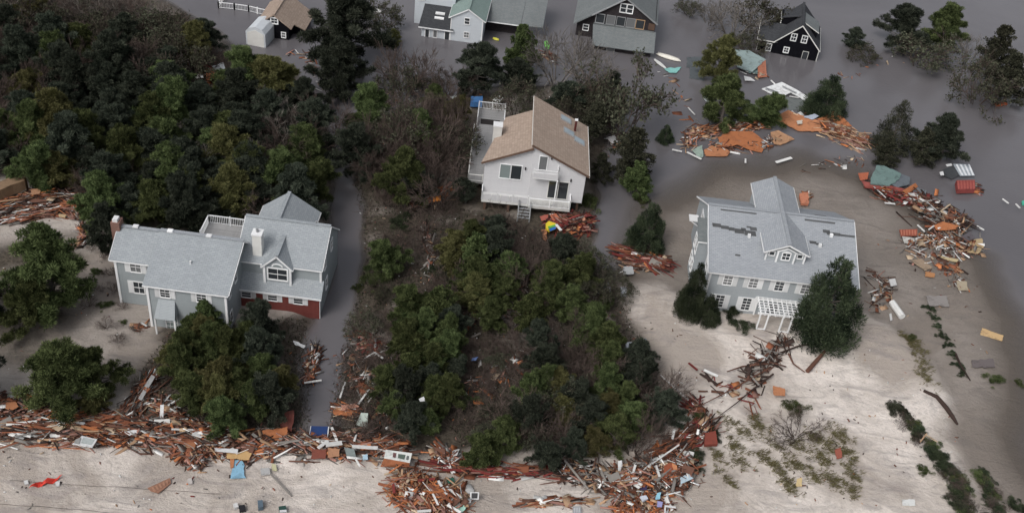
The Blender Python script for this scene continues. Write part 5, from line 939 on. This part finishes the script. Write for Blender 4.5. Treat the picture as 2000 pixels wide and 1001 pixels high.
# big mixed heap
beam('long white pole slanting over the big mixed heap', (1268,908), (1326,868), 'white', (1.1, 1.2), .17, .17, rnd=True); beam('long grey pole slanting over the grey tangle', (1103,898), (1149,954), 'grey', (.9, .4), .22, .2, rnd=True); flat('blue_sheet', 'pale blue board jutting from the right of the big mixed heap', 'board', [(1328,932),(1346,923),(1354,933),(1330,944)], .7, (.48, .60, .68)); flat('white_sheet', 'white board above the pale blue board', 'board', [(1322,905),(1338,901),(1339,907),(1324,911)], .8, WHT); flat('white_sheet', 'white rag hanging at the right of the big mixed heap', 'rag', [(1324,911),(1331,914),(1332,922),(1327,922)], .7, WHT); flat('plywood_sheet', 'dark orange plywood upright in the big mixed heap', 'plywood', [(1297,908),(1312,902),(1313,940),(1296,944)], [1.5,1.5,.5,.5], (.28, .08, .04)); flat('plywood_sheet', 'bright orange strip beside the dark orange plywood', 'plywood', [(1312,902),(1322,908),(1324,924),(1316,922)], [1.5,1.4,.8,.8], ORG2); flat('light_blue_scrap', 'light blue scrap in the middle of the big heap', 'scrap', [(1283,962),(1291,960),(1289,973),(1280,974)], .9, (.30, .58, .72)); flat('purple_scrap', 'lilac scrap low in the big heap', 'scrap', [(1284,977),(1295,979),(1293,989),(1283,988)], .8, (.33, .33, .58)); flat('white_sheet', 'white bundle left of the light blue scrap', 'bundle', [(1250,968),(1262,966),(1266,972),(1256,977)], .9, (.58, .62, .70), .2); flat('purple_scrap', 'dark purple scrap in the big heap', 'scrap', [(1250,948),(1264,948),(1263,956),(1251,955)], .8, (.05, .04, .10))
fr = flat('frame_board', 'left post of the white frame at the bottom edge', 'frame', [(1298,986),(1301,986),(1300,1004),(1297,1004)], .7, WHT); flat('frame_board', 'top rail of the white frame at the bottom edge', 'frame', [(1298,985),(1320,988),(1320,991),(1298,988)], .74, WHT); flat('white_hull', 'white rounded plank standing left of the big heap', 'plank', [(1207,899),(1215,898),(1216,922),(1208,926)], [1.3,1.3,.4,.4], WHT, .1)
for lb, a, c_ in (('upright white board at the left of the big heap',(1235,927),(1241,907)),('white slanting board in the middle of the big heap',(1281,908),(1288,929)),('white stick above the big heap',(1313,857),(1317,838)),('white stick at the lower left of the driftwood',(1362,848),(1364,838)),('white stick crossing left in the big heap',(1236,938),(1254,946))): beam(lb, a, c_, 'white', (1.0, 1.2), .2, .1)
beam('red board along the bottom edge of the sand', (1072,979), (1118,986), 'pink', (.15, .15), .2); beam('pale pole end left of the red bottom board', (1025,976), (1075,978), 'pale', (.15, .15), .14); lv = flat('louvre', 'grey slatted vent panel at the bottom edge', 'vent', [(1119,988),(1134,987),(1136,1002),(1119,1002)], .35, (.36, .37, .39), .06)
for k in range(4): sub(lv, 'slat', [(1121+3.4*k,990),(1122.6+3.4*k,990),(1123+3.4*k,1001),(1121.4+3.4*k,1001)], .39, (.55, .56, .58))
flat('red_shed', 'dark red box panel at the sand edge right of the heap', 'panel', [(1377,845),(1398,840),(1402,866),(1376,867)], [.9,.9,.5,.5], (.20, .05, .035), .3)
# right sand
flat('plywood_sheet', 'yellow plywood afloat at the right shoreline', 'plywood', [(1918,640),(1960,654),(1957,665),(1915,653)], .1, (.58, .40, .21)); flat('white_sheet', 'white sheet on the sand at the bottom right', 'sheet', [(1762,974),(1786,974),(1788,986),(1763,986)], .15, (.68, .69, .68)); flat('plywood_sheet', 'small yellow plywood on the grassy dune', 'plywood', [(1557,934),(1567,932),(1566,949),(1555,948)], .4, (.62, .48, .26)); flat('plywood_sheet', 'orange plywood in the driftwood tangle', 'plywood', [(1510,752),(1533,758),(1534,772),(1512,770)], .6, ORG2); flat('plywood_sheet', 'red scrap on the grassy dune', 'scrap', [(1630,878),(1642,872),(1645,893),(1634,895)], .3, (.32, .10, .07))
for lb, px, c_ in (('tan board lying on wet sand nearest the colonial house',[(1780,508),(1800,505),(1822,522),(1806,528)],(.33,.25,.18)),('yellow board on wet sand below the tan sheet heap',[(1838,499),(1872,506),(1870,511),(1836,504)],(.52,.42,.25)),('orange block on wet sand at right',[(1808,530),(1826,533),(1825,541),(1807,539)],(.45,.22,.10)),('pale sheet at the shoreline right of the orange block',[(1868,548),(1888,549),(1892,567),(1872,566)],(.40,.34,.25)),('pale tan wreck sheet at the water edge',[(1888,470),(1918,465),(1922,482),(1910,495),(1890,492)],(.45,.34,.20)),('grey sheet half buried on the beach',[(1808,577),(1850,578),(1854,598),(1815,596)],(.27,.25,.24)),('grey sheet at the shoreline below the yellow plywood',[(1898,702),(1940,700),(1944,716),(1900,716)],(.15,.13,.13))): flat('loose_sheet', lb, 'sheet', px, .25, c_)
def tubebody(name, label, cat, px, rad, col, z=.25, mat=None):
    P_ = [gnd(*q) for q in px]; P_ = [at(q[0], q[1], g[2]+z) for q, g in zip(px, P_)]; c = np.mean(P_, axis=0); m = MB(); m.tube([p-c for p in P_], rad, 8); o = m.build(name, mat or M['bd_'+col]); o.location = c; return tag(o, label, cat)
tubebody('white_cylinder', 'white cylinder lying on the sand right of the large cedar', 'cylinder', [(1742,590),(1762,618)], [.36, .36], 'white', .36); tubebody('log', 'thick dark log below the large cedar', 'log', [(1614,682),(1598,700),(1577,724)], [.12,.2,.22], 'brown', .25); tubebody('log', 'long curved dark log on the beach', 'log', [(1804,762),(1830,774),(1848,795),(1860,812),(1870,828)], [.14,.2,.22,.2,.1], 'dark', .2); tubebody('log', 'thin dark driftwood stem below the hedge line', 'log', [(1866,690),(1876,712),(1895,742)], [.12,.12,.05], 'dark', .15)
for i, px in enumerate([[(1500,720),(1455,745),(1400,775),(1350,800)],[(1510,730),(1470,760),(1440,785),(1400,815)],[(1500,710),(1450,715),(1420,725)],[(1520,690),(1560,675),(1600,670)],[(1490,700),(1470,690),(1452,684)],[(1505,735),(1480,735),(1440,722)],[(1540,690),(1550,710),(1572,726)],[(1490,690),(1485,672),(1470,665)]]): tag(tubebody('dead_branch', '', 'branch', px, [.10,.08,.05,.03][:len(px)], 'dark' if i % 2 else 'brown', .35), 'bare dead branch of the driftwood tangle below the pergola', 'branch', 'driftwood branches below the pergola')
beam('long white pole on the sand left of the driftwood', (1290,732), (1355,790), 'white', (.2, .25), .15, .12, rnd=True); beam('white and green board on the sand above the driftwood', (1375,722), (1402,734), 'white', (.2, .2), .3); beam('red board end beside the white and green board', (1345,708), (1362,722), 'red', (.2, .25), .2); beam('white board with dark log on the beach strip', (1797,862), (1810,846), 'tan', (.4, .5), .12); beam('second stick crossing on the beach strip', (1808,848), (1831,862), 'pale', (.5, .4), .12)
flat('appliance', 'white box like wreck at the grove edge left of the sand', 'appliance', [(1176,553),(1190,551),(1194,563),(1180,565)], .6, (.56, .57, .62), .5); flat('appliance', 'second white box wreck below the first at the grove edge', 'appliance', [(1222,668),(1234,667),(1237,682),(1224,684)], .6, (.5, .52, .58), .5); flat('appliance', 'grey blue crushed box beside the second white box', 'appliance', [(1243,665),(1262,660),(1270,680),(1252,684)], .5, (.20, .22, .26), .4); flat('appliance', 'small grey box at the grove edge right of the first white box', 'appliance', [(1212,560),(1224,560),(1226,572),(1214,574)], .5, (.35, .37, .40), .4); flat('grey_sheet', 'grey sheet lying at the left end of the lone cedar drift', 'sheet', [(1218,520),(1236,520),(1238,534),(1216,536)], .4, (.40, .41, .42))
# flooded right: orange wreckage, roof fragments, boats
for lb, px, zs, c_ in (('big orange sheathing sheet floating behind the colonial house',[(1402,268),(1428,256),(1470,257),(1499,282),(1488,297),(1465,292),(1440,282),(1405,290)],[.4,.7,.8,.3,.2,.3,.5,.3],ORG),('lower orange sheathing sheet left of the big one',[(1375,292),(1400,280),(1426,296),(1420,304),(1378,304)],.25,ORG2),('long orange roof sheet below the dark conifer',[(1505,232),(1540,215),(1566,226),(1600,236),(1606,256),(1560,255),(1530,240)],[.2,1.0,.7,.8,.3,.2,.3],ORG2),('right orange roof sheet under the dark conifer',[(1590,235),(1630,217),(1648,230),(1664,246),(1640,248),(1600,240)],[.6,1.2,.9,.3,.4,.5],ORG),('tan torn sheet right of the big orange sheet',[(1505,258),(1520,254),(1552,272),(1524,283),(1512,280)],[.4,.6,.3,.2,.3],(.42,.24,.14)),('pale blue rag on the orange roof sheet',[(1570,228),(1590,222),(1600,226),(1588,233)],.9,(.45,.50,.60)),('white scrap on the orange roof sheet',[(1556,236),(1567,234),(1567,241),(1558,242)],.7,(.6,.55,.48)),('green grey panel leaning left of the orange wreckage',[(1352,292),(1372,283),(1374,305),(1366,310)],[.6,.7,.2,.2],(.30,.38,.33))): flat('sheathing_sheet', lb, 'sheathing', px, zs, c_, .08)
for lb, a, c_, w_ in (('white board floating below the tan torn sheet',(1516,317),(1546,308),.4),('white trim board at the left of the orange wreckage',(1342,297),(1370,311),.25),('short white board at the left tip of the orange wreckage',(1313,292),(1332,296),.25),('white stick in the water above the orange wreckage',(1344,210),(1357,224),.16),('small upright white stake below the lower orange sheet',(1456,318),(1456,310),.2),('white pole stub beside the white broken frame',(1506,157),(1514,165),.2),('pale beam end of the white broken frame shadowed in water',(1542,188),(1560,191),.15)): beam(lb, a, c_, 'white', (.3, .35), w_)
wf = flat('white_roof_frame', 'white broken roof frame floating left of the dark conifer', 'roof frame', [(1488,173),(1527,160),(1556,175),(1583,192),(1576,198),(1560,188),(1545,180),(1535,185),(1505,182)], [.2,.7,.6,.3,.2,.3,.4,.3,.2], (.72, .74, .75), .12)
sub(wf, 'rib', [(1494,172),(1497,171),(1522,180),(1519,181)], [.5,.5,.55,.55], (.25, .26, .27)); sub(wf, 'rib', [(1527,168),(1529,167),(1556,180),(1554,181.5)], [.75,.75,.62,.62], (.4, .41, .42))
def hull(label, a, b, wid, col, name='canoe', cat='boat', h=.35):
    A_ = at(*a, .1); B_ = at(*b, .1); c = (A_+B_)/2; d = (B_-A_); L = np.linalg.norm(d); d /= L; u = np.array([-d[1], d[0], 0]); m = MB(); R_ = []; n = 12
    for i in range(n+1):
        f = i/n; w_ = wid/2*max(.03, math.sin(math.pi*f)**.55); x = (f-.5)*L; R_.append([d*x+u*w_*math.cos(t)+np.array([0, 0, h*max(.1, math.sin(math.pi*f)**.4)*math.sin(t)]) for t in np.linspace(0, math.pi, 8)])
    m.add([p for r in R_ for p in r], [(i*8+k, i*8+k+1, (i+1)*8+k+1, (i+1)*8+k) for i in range(n) for k in range(7)]); kk = 'h_%.2f_%.2f' % (col[0], col[2])
    if kk not in M: M[kk] = m_plain('hull '+kk, col, .35, .08)
    o = m.build(name, M[kk]); o.location = c; ke = MB(); ke.tube([-d*L*.42+UPZ*h*.95, d*0+UPZ*h*1.04, d*L*.42+UPZ*h*.95], [.02,.03,.02], 6); ke.build('keel', M[kk], o); return tag(o, label, cat)
hull('overturned white canoe below the slate grey house', (1281,105), (1330,120), .9, (.66, .64, .58)); hull('white board shaped hull left of the teal sail scrap', (1277,115), (1302,135), .6, (.62, .63, .62), 'surfboard', 'surfboard', .15); hull('small overturned whitish dinghy in the channel', (1374,189), (1400,210), .85, (.55, .60, .63), 'dinghy'); hull('white hull half hidden in the scrub behind the tan roof', (1142,173), (1178,192), .6, (.5, .52, .52)); hull('yellow kayak floating right of the bluish white house', (962,75), (975,79), .5, (.62, .60, .08), 'kayak', 'kayak', .2); hull('white hull afloat left of the bluish white house', (722,20), (748,24), .8, (.6, .6, .6)); hull('light green kayak on the red heap by the dense bright tree', (1066,80), (1071,96), .8, (.18, .55, .12), 'kayak', 'kayak', .25)
flat('sail_scrap', 'teal sheet afloat below the white canoe', 'sheet', [(1297,134),(1331,131),(1320,143),(1306,141)], .15, (.25, .55, .52)); flat('submerged_roof', 'grey sunken roof sheet left of the tall yellow green tree', 'roof', [(1341,112),(1372,110),(1376,158),(1346,152)], .06, (.10, .115, .125)); flat('submerged_roof', 'grey sunken roof sheet below the white broken frame', 'roof', [(1520,188),(1575,194),(1582,212),(1540,216)], .06, (.16, .175, .175))
tf = flat('roof_fragment', 'teal grey roof fragment with broken orange wall in the water', 'roof', [(1433,97),(1462,98),(1496,116),(1480,130),(1470,140),(1440,130)], [1.2,1.5,1.2,1.0,.6,.6], (.26, .33, .33), .15); sub(tf, 'broken_wall', [(1480,130),(1495,116),(1498,150),(1480,152)], [1.0,1.2,.2,.2], (.40, .16, .10)); sub(tf, 'lower_roof', [(1462,118),(1480,122),(1480,145),(1462,142)], [.9,.9,.3,.3], (.16, .25, .25)); flat('white_sheet', 'white stack of boards below the teal grey roof fragment', 'boards', [(1453,148),(1466,151),(1475,158),(1455,157)], .3, WHT)
tr_ = flat('roof_fragment', 'floating green grey roof with red board edges right of the colonial house', 'roof', [(1702,345),(1712,322),(1726,323),(1760,338),(1756,350),(1738,362),(1700,358)], [.9,1.5,1.5,1.1,1.0,.8,.7], TEAL, .15); sub(tr_, 'red_edge', [(1682,352),(1700,356),(1738,362),(1765,368),(1764,376),(1690,366)], [.6,.68,.78,.6,.2,.2], (.26, .07, .06)); sub(tr_, 'orange_edge', [(1763,372),(1788,357),(1793,364),(1772,380)], [.7,.8,.4,.3], ORG); sub(tr_, 'orange_end', [(1676,338),(1697,336),(1694,350),(1680,352)], [.6,.8,.5,.3], (.36, .11, .06)); sub(tr_, 'sagging_roof', [(1757,338),(1778,346),(1776,360),(1752,366),(1742,360)], [1.05,.7,.5,.6,.7], (.13, .15, .17))
flat('roof_fragment', 'dark blue grey roof piece beside the floating green grey roof', 'roof', [(1776,382),(1792,366),(1810,372),(1806,386)], [.3,.6,.5,.2], (.14, .155, .17), .1); beam('white board below the floating green grey roof', (1772,386), (1800,394), 'white', (.4, .4), .3); beam('second white board lower left of the floating roof', (1728,396), (1748,398), 'white', (.3, .3), .22)
vr = flat('slatted_roof_panel', 'pale grey slatted panel tilted on a dark frame in the water', 'panel', [(1862,320),(1893,320),(1904,342),(1876,343)], [1.2,1.2,.5,.5], (.34, .38, .42), .1)
for k in range(4): sub(vr, 'slat', [(1867+8*k,321),(1870+8*k,321),(1882+7*k,342),(1878+7*k,342)], [1.24,1.24,.54,.54], (.66, .69, .72))
sub(vr, 'dark_side', [(1840,332),(1862,322),(1874,342),(1858,350),(1842,342)], [.9,1.1,.45,.2,.3], (.05, .055, .06)); sub(vr, 'white_end', [(1835,336),(1842,334),(1844,342),(1837,342)], .9, WHT); sub(vr, 'white_end', [(1847,321),(1858,319),(1860,323),(1850,325)], 1.2, WHT)
cr = flat('red_crate', 'dark red slatted crate floating below the slatted panel', 'crate', [(1868,352),(1904,351),(1905,369),(1871,370)], [1.0,1.0,.8,.8], (.26, .06, .055), .6)
for k in range(6): sub(cr, 'slat', [(1869.5+6*k,352.5),(1873+6*k,352.5),(1874.6+6*k,369),(1871+6*k,369)], [1.03,1.03,.83,.83], (.34, .09, .075))
rw = flat('red_wall_piece', 'red slatted wall piece with white torn end right of the colonial house', 'wall section', [(1757,448),(1792,447),(1791,459),(1760,460)], [1.1,1.1,.7,.7], (.30, .09, .06), .15)
for k in range(6): sub(rw, 'slat', [(1759+5.4*k,449),(1761.6+5.4*k,449),(1762+5.4*k,459),(1759.4+5.4*k,459)], [1.12,1.12,.74,.74], (.40, .15, .10))
sub(rw, 'torn_lining', [(1762,461),(1776,463),(1793,466),(1788,476),(1766,474)], [.6,.6,.4,.2,.2], (.45, .45, .43))
flat('plywood_sheet', 'orange sheathing on top of the dark tangle', 'sheathing', [(1824,440),(1842,432),(1872,440),(1868,447),(1828,448)], [.9,1.3,1.0,.8,.8], ORG); flat('dark_panel', 'dark torn panel at the right end of the dark tangle', 'panel', [(1876,462),(1894,452),(1905,464),(1888,472)], [.6,.9,.5,.3], (.10, .09, .10))
for lb, a, c_ in (('upper long bare pole over the dark tangle',(1838,412),(1872,434)),('bare forked pole on the dark tangle',(1838,412),(1856,399)),('white pole pointing right from the dark tangle',(1908,441),(1922,449)),('white pole left of the orange sheathing on the tangle',(1792,439),(1806,452)),('white pole across the orange sheathing',(1832,446),(1852,439)),('left white pole under the orange sheathing',(1814,448),(1824,441)),('white stick below the dark tangle',(1829,484),(1843,478)),('white pole left of the floating buoy at the right',(1958,388),(1970,397)),('white pole right of the floating buoy',(1984,398),(1992,406))): beam(lb, a, c_, 'white' if 'bare' not in lb else 'pale', (.9, .9), .16, .1)
pr = proto_pine(99, LM['dark'], 1.0, 1.0, 120, .1, .05, 3); tree('bush', 1976, 397, 9, 'dark floating clump between two white poles at the right edge', None, .6)
# heaps in the middle and odd things
for lb, px, zs, c_ in (('orange plywood on the left of the red heap below the pilings',[(1074,420),(1088,416),(1095,430),(1084,436)],[1.0,1.0,.8,.8],(.50,.16,.09)),('orange board at the lower left of the red heap',[(1058,448),(1070,447),(1066,470),(1060,466)],.5,ORG2),('red plywood end at the upper left of the red heap',[(1054,422),(1070,418),(1072,428),(1058,431)],.7,(.40,.12,.09)),('pink board on the red heap',[(1136,422),(1142,421),(1143,430),(1138,431)],1.0,(.5,.24,.16))): flat('plywood_sheet', lb, 'plywood', px, zs, c_)
rf = flat('pool_float', 'rainbow striped pool float on the red heap', 'float', [(1066,436),(1072,431),(1086,436),(1086,444),(1072,450),(1066,444)], [.9,1.0,1.0,.9,.8,.8], (.70, .55, .04), .25); sub(rf, 'green_stripe', [(1070,442),(1084,438),(1085,441),(1072,446)], 1.02, (.12, .45, .08)); sub(rf, 'blue_stripe', [(1072,447),(1085,442),(1086,446),(1075,451)], .98, (.03, .16, .50))
beam('white board slanting across the red heap', (1086,438), (1096,450), 'white', (1.0, .9), .3)
for lb, px, zs, c_ in (('large orange sheathing sheet left of the front deck',[(800,392),(858,382),(862,392),(805,404)],.7,(.36,.11,.045)),('upper orange sheathing sheet left of the front deck',[(832,362),(856,364),(866,374),(834,382)],.6,(.28,.09,.05)),('bright orange end piece left of the front deck',[(846,384),(862,381),(861,391),(847,394)],.85,(.60,.22,.05)),('rusty sheet in the wreck clearing of the upper left wood',[(402,143),(436,142),(441,152),(404,156)],.9,(.36,.13,.06))): flat('sheathing_sheet', lb, 'sheathing', px, zs, c_)
flat('white_sheet', 'white folded sheet in the upper left wood clearing', 'sheet', [(413,130),(436,122),(440,134),(424,139)], [1.0,1.6,1.2,.9], (.58, .62, .66)); flat('white_sheet', 'white fallen lattice left of the folded sheet in the wood', 'lattice', [(374,146),(396,144),(398,151),(378,154)], .8, (.55, .55, .55)); flat('white_sheet', 'white scrap in the wood left of the lattice', 'scrap', [(232,125),(243,122),(244,126),(233,128)], 1.2, WHT)
flat('pale_roof', 'tan flat roof corner behind the curved lumber pile', 'roof', [(-10,355),(50,340),(48,352),(-10,375)], 2.2, (.24, .16, .10), 2.4); gr = flat('white_grate', 'white slatted rack on the curved lumber pile', 'rack', [(152,377),(174,377),(176,391),(154,392)], 1.1, (.30, .30, .30), .05)
for k in range(7): sub(gr, 'slat', [(153+3.1*k,377.5),(154.6+3.1*k,377.5),(156.2+3.1*k,391),(154.6+3.1*k,391)], 1.14, (.66, .66, .66))
flat('white_sheet', 'white torn sheet right of the white rack', 'sheet', [(177,396),(190,394),(196,400),(184,404)], .8, (.5, .56, .66)); flat('plywood_sheet', 'tan plywood on the curved lumber pile', 'plywood', [(60,370),(80,367),(78,378),(62,380)], 1.2, (.40, .22, .13)); flat('plywood_sheet', 'yellow plywood below the curved lumber pile', 'plywood', [(114,417),(130,419),(127,425),(115,422)], .3, (.48, .36, .22)); flat('red_sheet', 'red tarp on the curved lumber pile', 'tarp', [(74,358),(100,356),(104,362),(78,366)], 1.1, (.34, .06, .05))
flat('blue_bin', 'blue box behind the rear deck of the house on pilings', 'box', [(920,188),(943,188),(942,200),(919,199)], 1.0, (.07, .20, .46), .7); flat('white_sheet', 'white sheet left of the blue box', 'sheet', [(878,188),(902,184),(910,190),(884,196)], .5, (.5, .55, .55)); flat('window_sash', 'white window frame leaning behind the rear deck', 'frame', [(962,195),(976,184),(984,190),(974,200)], [.5,1.2,1.1,.4], (.55, .57, .57)); flat('white_sheet', 'white crumpled sheet at the right of the skylights', 'sheet', [(1184,268),(1200,264),(1210,276),(1196,280)], [.9,1.1,.6,.5], (.55, .54, .54)); flat('plywood_sheet', 'orange plywood in the pile right of the skylights', 'plywood', [(1218,270),(1230,272),(1229,288),(1217,288)], [.8,.8,.4,.4], (.52, .24, .10)); flat('orange_float', 'orange thing floating at the right edge', 'float', [(1943,199),(1966,196),(1968,203),(1946,206)], .25, (.50, .12, .05), .2); flat('white_float', 'white thing floating left of the dark spreading tree', 'float', [(1755,91),(1762,90),(1763,96),(1756,96)], .25, WHT, .2); flat('orange_scrap', 'orange box scrap behind the cross gable of the colonial house', 'scrap', [(1562,377),(1580,375),(1579,398),(1564,397)], [.8,.8,.5,.5], (.50, .20, .12), .3); flat('green_disc', 'green thing floating at the right edge', 'float', [(1996,392),(2003,391),(2003,399),(1997,399)], .2, (.08, .45, .32), .15); flat('blue_chair', 'blue scrap in the strip of trees right of the lane end', 'scrap', [(922,698),(934,696),(930,703),(920,703)], 1.0, (.12, .18, .36)); flat('white_sheet', 'white scrap caught in the strip of trees right of the lane end', 'scrap', [(818,778),(828,773),(830,782),(821,783)], 2.6, WHT)
for lb, px, zs, c_, t_ in (('small white carton on the sand at the bottom left of centre',[(455,983),(463,980),(466,988),(458,991)],.3,(.6,.6,.6),.3),('black bag beside the small white carton',[(466,986),(478,984),(480,994),(468,996)],.3,(.02,.02,.025),.3),('blue grey bucket on the sand right of the black bag',[(503,976),(513,975),(514,988),(504,990)],.45,(.10,.14,.18),.45),('dark green crate at the foot of the long grey pole',[(544,988),(558,986),(560,994),(546,996)],.35,(.03,.07,.06),.35),('white lid on the dark green crate',[(546,995),(560,994),(560,998),(547,999)],.4,(.6,.6,.62),.08),('pale stone like lump left of the light blue sheet',[(366,934),(374,932),(376,942),(368,944)],.2,(.5,.47,.45),.2),('white scrap left of the red cloth',[(46,938),(54,936),(56,943),(48,945)],.15,(.6,.6,.6),.1),('white scrap right of the red cloth',[(108,940),(117,938),(116,947),(109,948)],.15,(.6,.6,.6),.1),('grey wire tangle top of the long grey pole',[(508,914),(526,912),(528,924),(510,926)],.35,(.42,.42,.42),.15),('yellow board end below the grey wire tangle',[(530,904),(539,906),(541,918),(532,917)],.25,(.52,.5,.32),.08),('white folded chair remains on the wet sand right of the colonial house',[(1736,545),(1748,543),(1752,556),(1740,558)],.5,(.6,.6,.6),.08),('broken white gutter on sand right of the white cylinder',[(1737,612),(1741,611),(1743,624),(1739,625)],.2,(.62,.62,.62),.08)): flat('beach_wreckage', lb, 'scrap', px, zs, c_, t_, torn=False)
# cables lying on the sand
def cable(label, px, r=.014):
    P_ = [gnd(*q)+np.array([0, 0, r+.02]) for q in px]; c = P_[0]; m = MB(); pts = []
    for a, b in zip(P_[:-1], P_[1:]):
        for f in np.linspace(0, 1, 8)[:-1]: q = a+(b-a)*f; pts.append(np.array([q[0], q[1]+.03*math.sin(len(pts)*.9), max(hgt(q[0], q[1]), 0)+r+.03])-c)
    m.tube(pts, [r]*len(pts), 5); o = m.build('fallen_cable', M['dark_void']); o.location = c; tag(o, label, 'cable')
cable('dark cable lying along the lower left edge of the sand', [(-10,984),(60,988),(150,994),(250,1006)]); cable('dark cable crossing the sand past the red cloth', [(20,938),(120,946),(220,950),(330,958),(450,965)]); 

# ------------------------------------------------------------------ uncountable ground cover
def scatter(polys, n, dz=.3):
    out = []; W_ = [max(p[0] for p in q)-min(p[0] for p in q) for q in polys]
    for q, k in polys_counts(polys, n):
        xs = [p[0] for p in q]; ys = [p[1] for p in q]; got = 0
        while got < k:
            x, y = random.uniform(min(xs), max(xs)), random.uniform(min(ys), max(ys))
            if in_poly(x, y, q): out.append(at(x, y, dz)); got += 1
    P_ = np.array(out); P_[:, 2] = np.maximum(hgts(P_[:, :2]), -.05); return P_
def polys_counts(polys, n):
    A_ = [abs(sum(q[i][0]*q[(i+1) % len(q)][1]-q[(i+1) % len(q)][0]*q[i][1] for i in range(len(q)))) for q in polys]; s = sum(A_); return [(q, int(n*a/s)) for q, a in zip(polys, A_)]
rng = np.random.default_rng(21)
BR = [[(690,340),(760,240),(920,230),(900,380),(870,560),(780,640),(760,760),(790,860),(640,848),(655,720),(690,600),(716,500),(704,420)],[(870,400),(1140,480),(1200,560),(1250,660),(1300,760),(1260,880),(900,880),(800,700)],[(-20,330),(180,400),(600,410),(640,300),(560,130),(420,90),(300,10),(-20,-10)],[(330,650),(600,620),(606,830),(330,850),(260,750)],[(740,130),(900,190),(1190,170),(1200,300),(1160,310),(1140,200),(960,215),(760,240)]]
P_ = scatter(BR, 26000); n = len(P_); D = rng.normal(size=(n, 3)); D[:, 2] = np.abs(D[:, 2])*.7+.05; D /= np.linalg.norm(D, axis=1, keepdims=True); L = .35+.9*rng.random(n)
segs = list(zip(P_, P_+D*L[:, None], .014+.012*rng.random(n), np.full(n, .006)))
tag(link('dry_brush', seg_mesh('dry_brush', segs, TW['brown'], rng)), 'dry brown brush and twigs covering the ground under the trees', 'brush', kind='stuff')
P_ = scatter(BR[:2]+BR[3:4], 24000); n = len(P_); V, Fq = cards(P_, rng.normal(size=(n, 3))*.8+[0, 0, .8], .2+.25*rng.random(n), .06+.06*rng.random(n), rng); t = np.clip(rng.normal(.35, .25, n), 0, 1)
tag(link('undergrowth', np_mesh('undergrowth', V, Fq, LM['grey'], np.repeat(np.repeat(t[:, None], 4, 0), 3, 1))), 'low green undergrowth between the trees', 'undergrowth', kind='stuff')
# beach grass in tufts on the dune
T0 = []
for (x, y) in ((1420,828),(1445,842),(1432,872),(1402,896),(1448,905),(1488,893),(1505,862),(1515,915),(1556,872),(1590,858),(1598,892),(1636,846),(1648,886),(1664,925),(1625,940),(1478,830),(1536,950),(1580,925),(1412,930),(1610,868),(1790,668),(1796,700),(1802,735),(1775,655),(1660,955),(1545,905)):
    for _ in range(int(rng.integers(14, 34))):
        u, v = rng.normal(0, 15), rng.normal(0, 6); T0.append(at(x+u*.75-v*.6, y+u*.62+v*.7, .8))
T0 = np.array(T0); pp, dd, ll = [], [], []
for c in T0:
    k = rng.integers(10, 26); q_ = rng.uniform(.08, .22); q = c+np.column_stack([rng.normal(0, q_, k), rng.normal(0, q_, k), np.zeros(k)]); pp.append(q); dd.append(rng.normal(0, .4, (k, 3))+[.55, -.35, .6]); ll.append(rng.uniform(.2, .55, k))
P_ = np.concatenate(pp); P_[:, 2] = hgts(P_[:, :2]); n = len(P_); V, Fq = cards(P_, np.concatenate(dd), np.concatenate(ll), np.full(n, .045), rng); t = np.clip(rng.normal(.45, .28, n), 0, 1)
LM['grass'] = m_leaf('beach grass', (.12, .10, .055), (.26, .255, .13)); tag(link('beach_grass', np_mesh('beach_grass', V, Fq, LM['grass'], np.repeat(np.repeat(t[:, None], 4, 0), 3, 1))), 'wind bent beach grass on the dune at lower right', 'grass', kind='stuff')
# fine litter flecks everywhere on land
LI = BR+[[(-10,880),(1400,900),(1400,1001),(-10,1001)],[(0,410),(230,440),(280,640),(0,760)],[(1220,560),(1350,640),(1600,680),(1800,700),(1900,900),(1700,1001),(1400,1001),(1250,800)],[(1690,450),(1900,500),(1940,700),(1800,680)],[(600,850),(900,850),(900,920),(600,900)],[(0,780),(500,840),(500,900),(0,880)]]
P_ = np.concatenate([scatter(LI[:len(BR)], 1500), scatter(LI[len(BR):], 420)]); SV, SF, ST = [], [], []; ks = random.choices(list(PAL), [3, 4, 4, 2, 4, 5, 2, 1, 1, 1], k=len(P_))
for p, k in zip(P_, ks): stuff_board(k, p+np.array([0, 0, .05]), random.random()*6.28, random.gauss(0, .25), random.gauss(0, .4), random.uniform(.08, .38)*(1 if k != 'white' else .8), random.uniform(.04, .13), random.uniform(.02, .06))
tag(link('storm_litter', np_mesh('storm_litter', np.concatenate(SV), np.concatenate(SF), M['tone'], np.concatenate(ST))), 'small scraps of storm litter strewn over sand and brush', 'litter', kind='stuff')
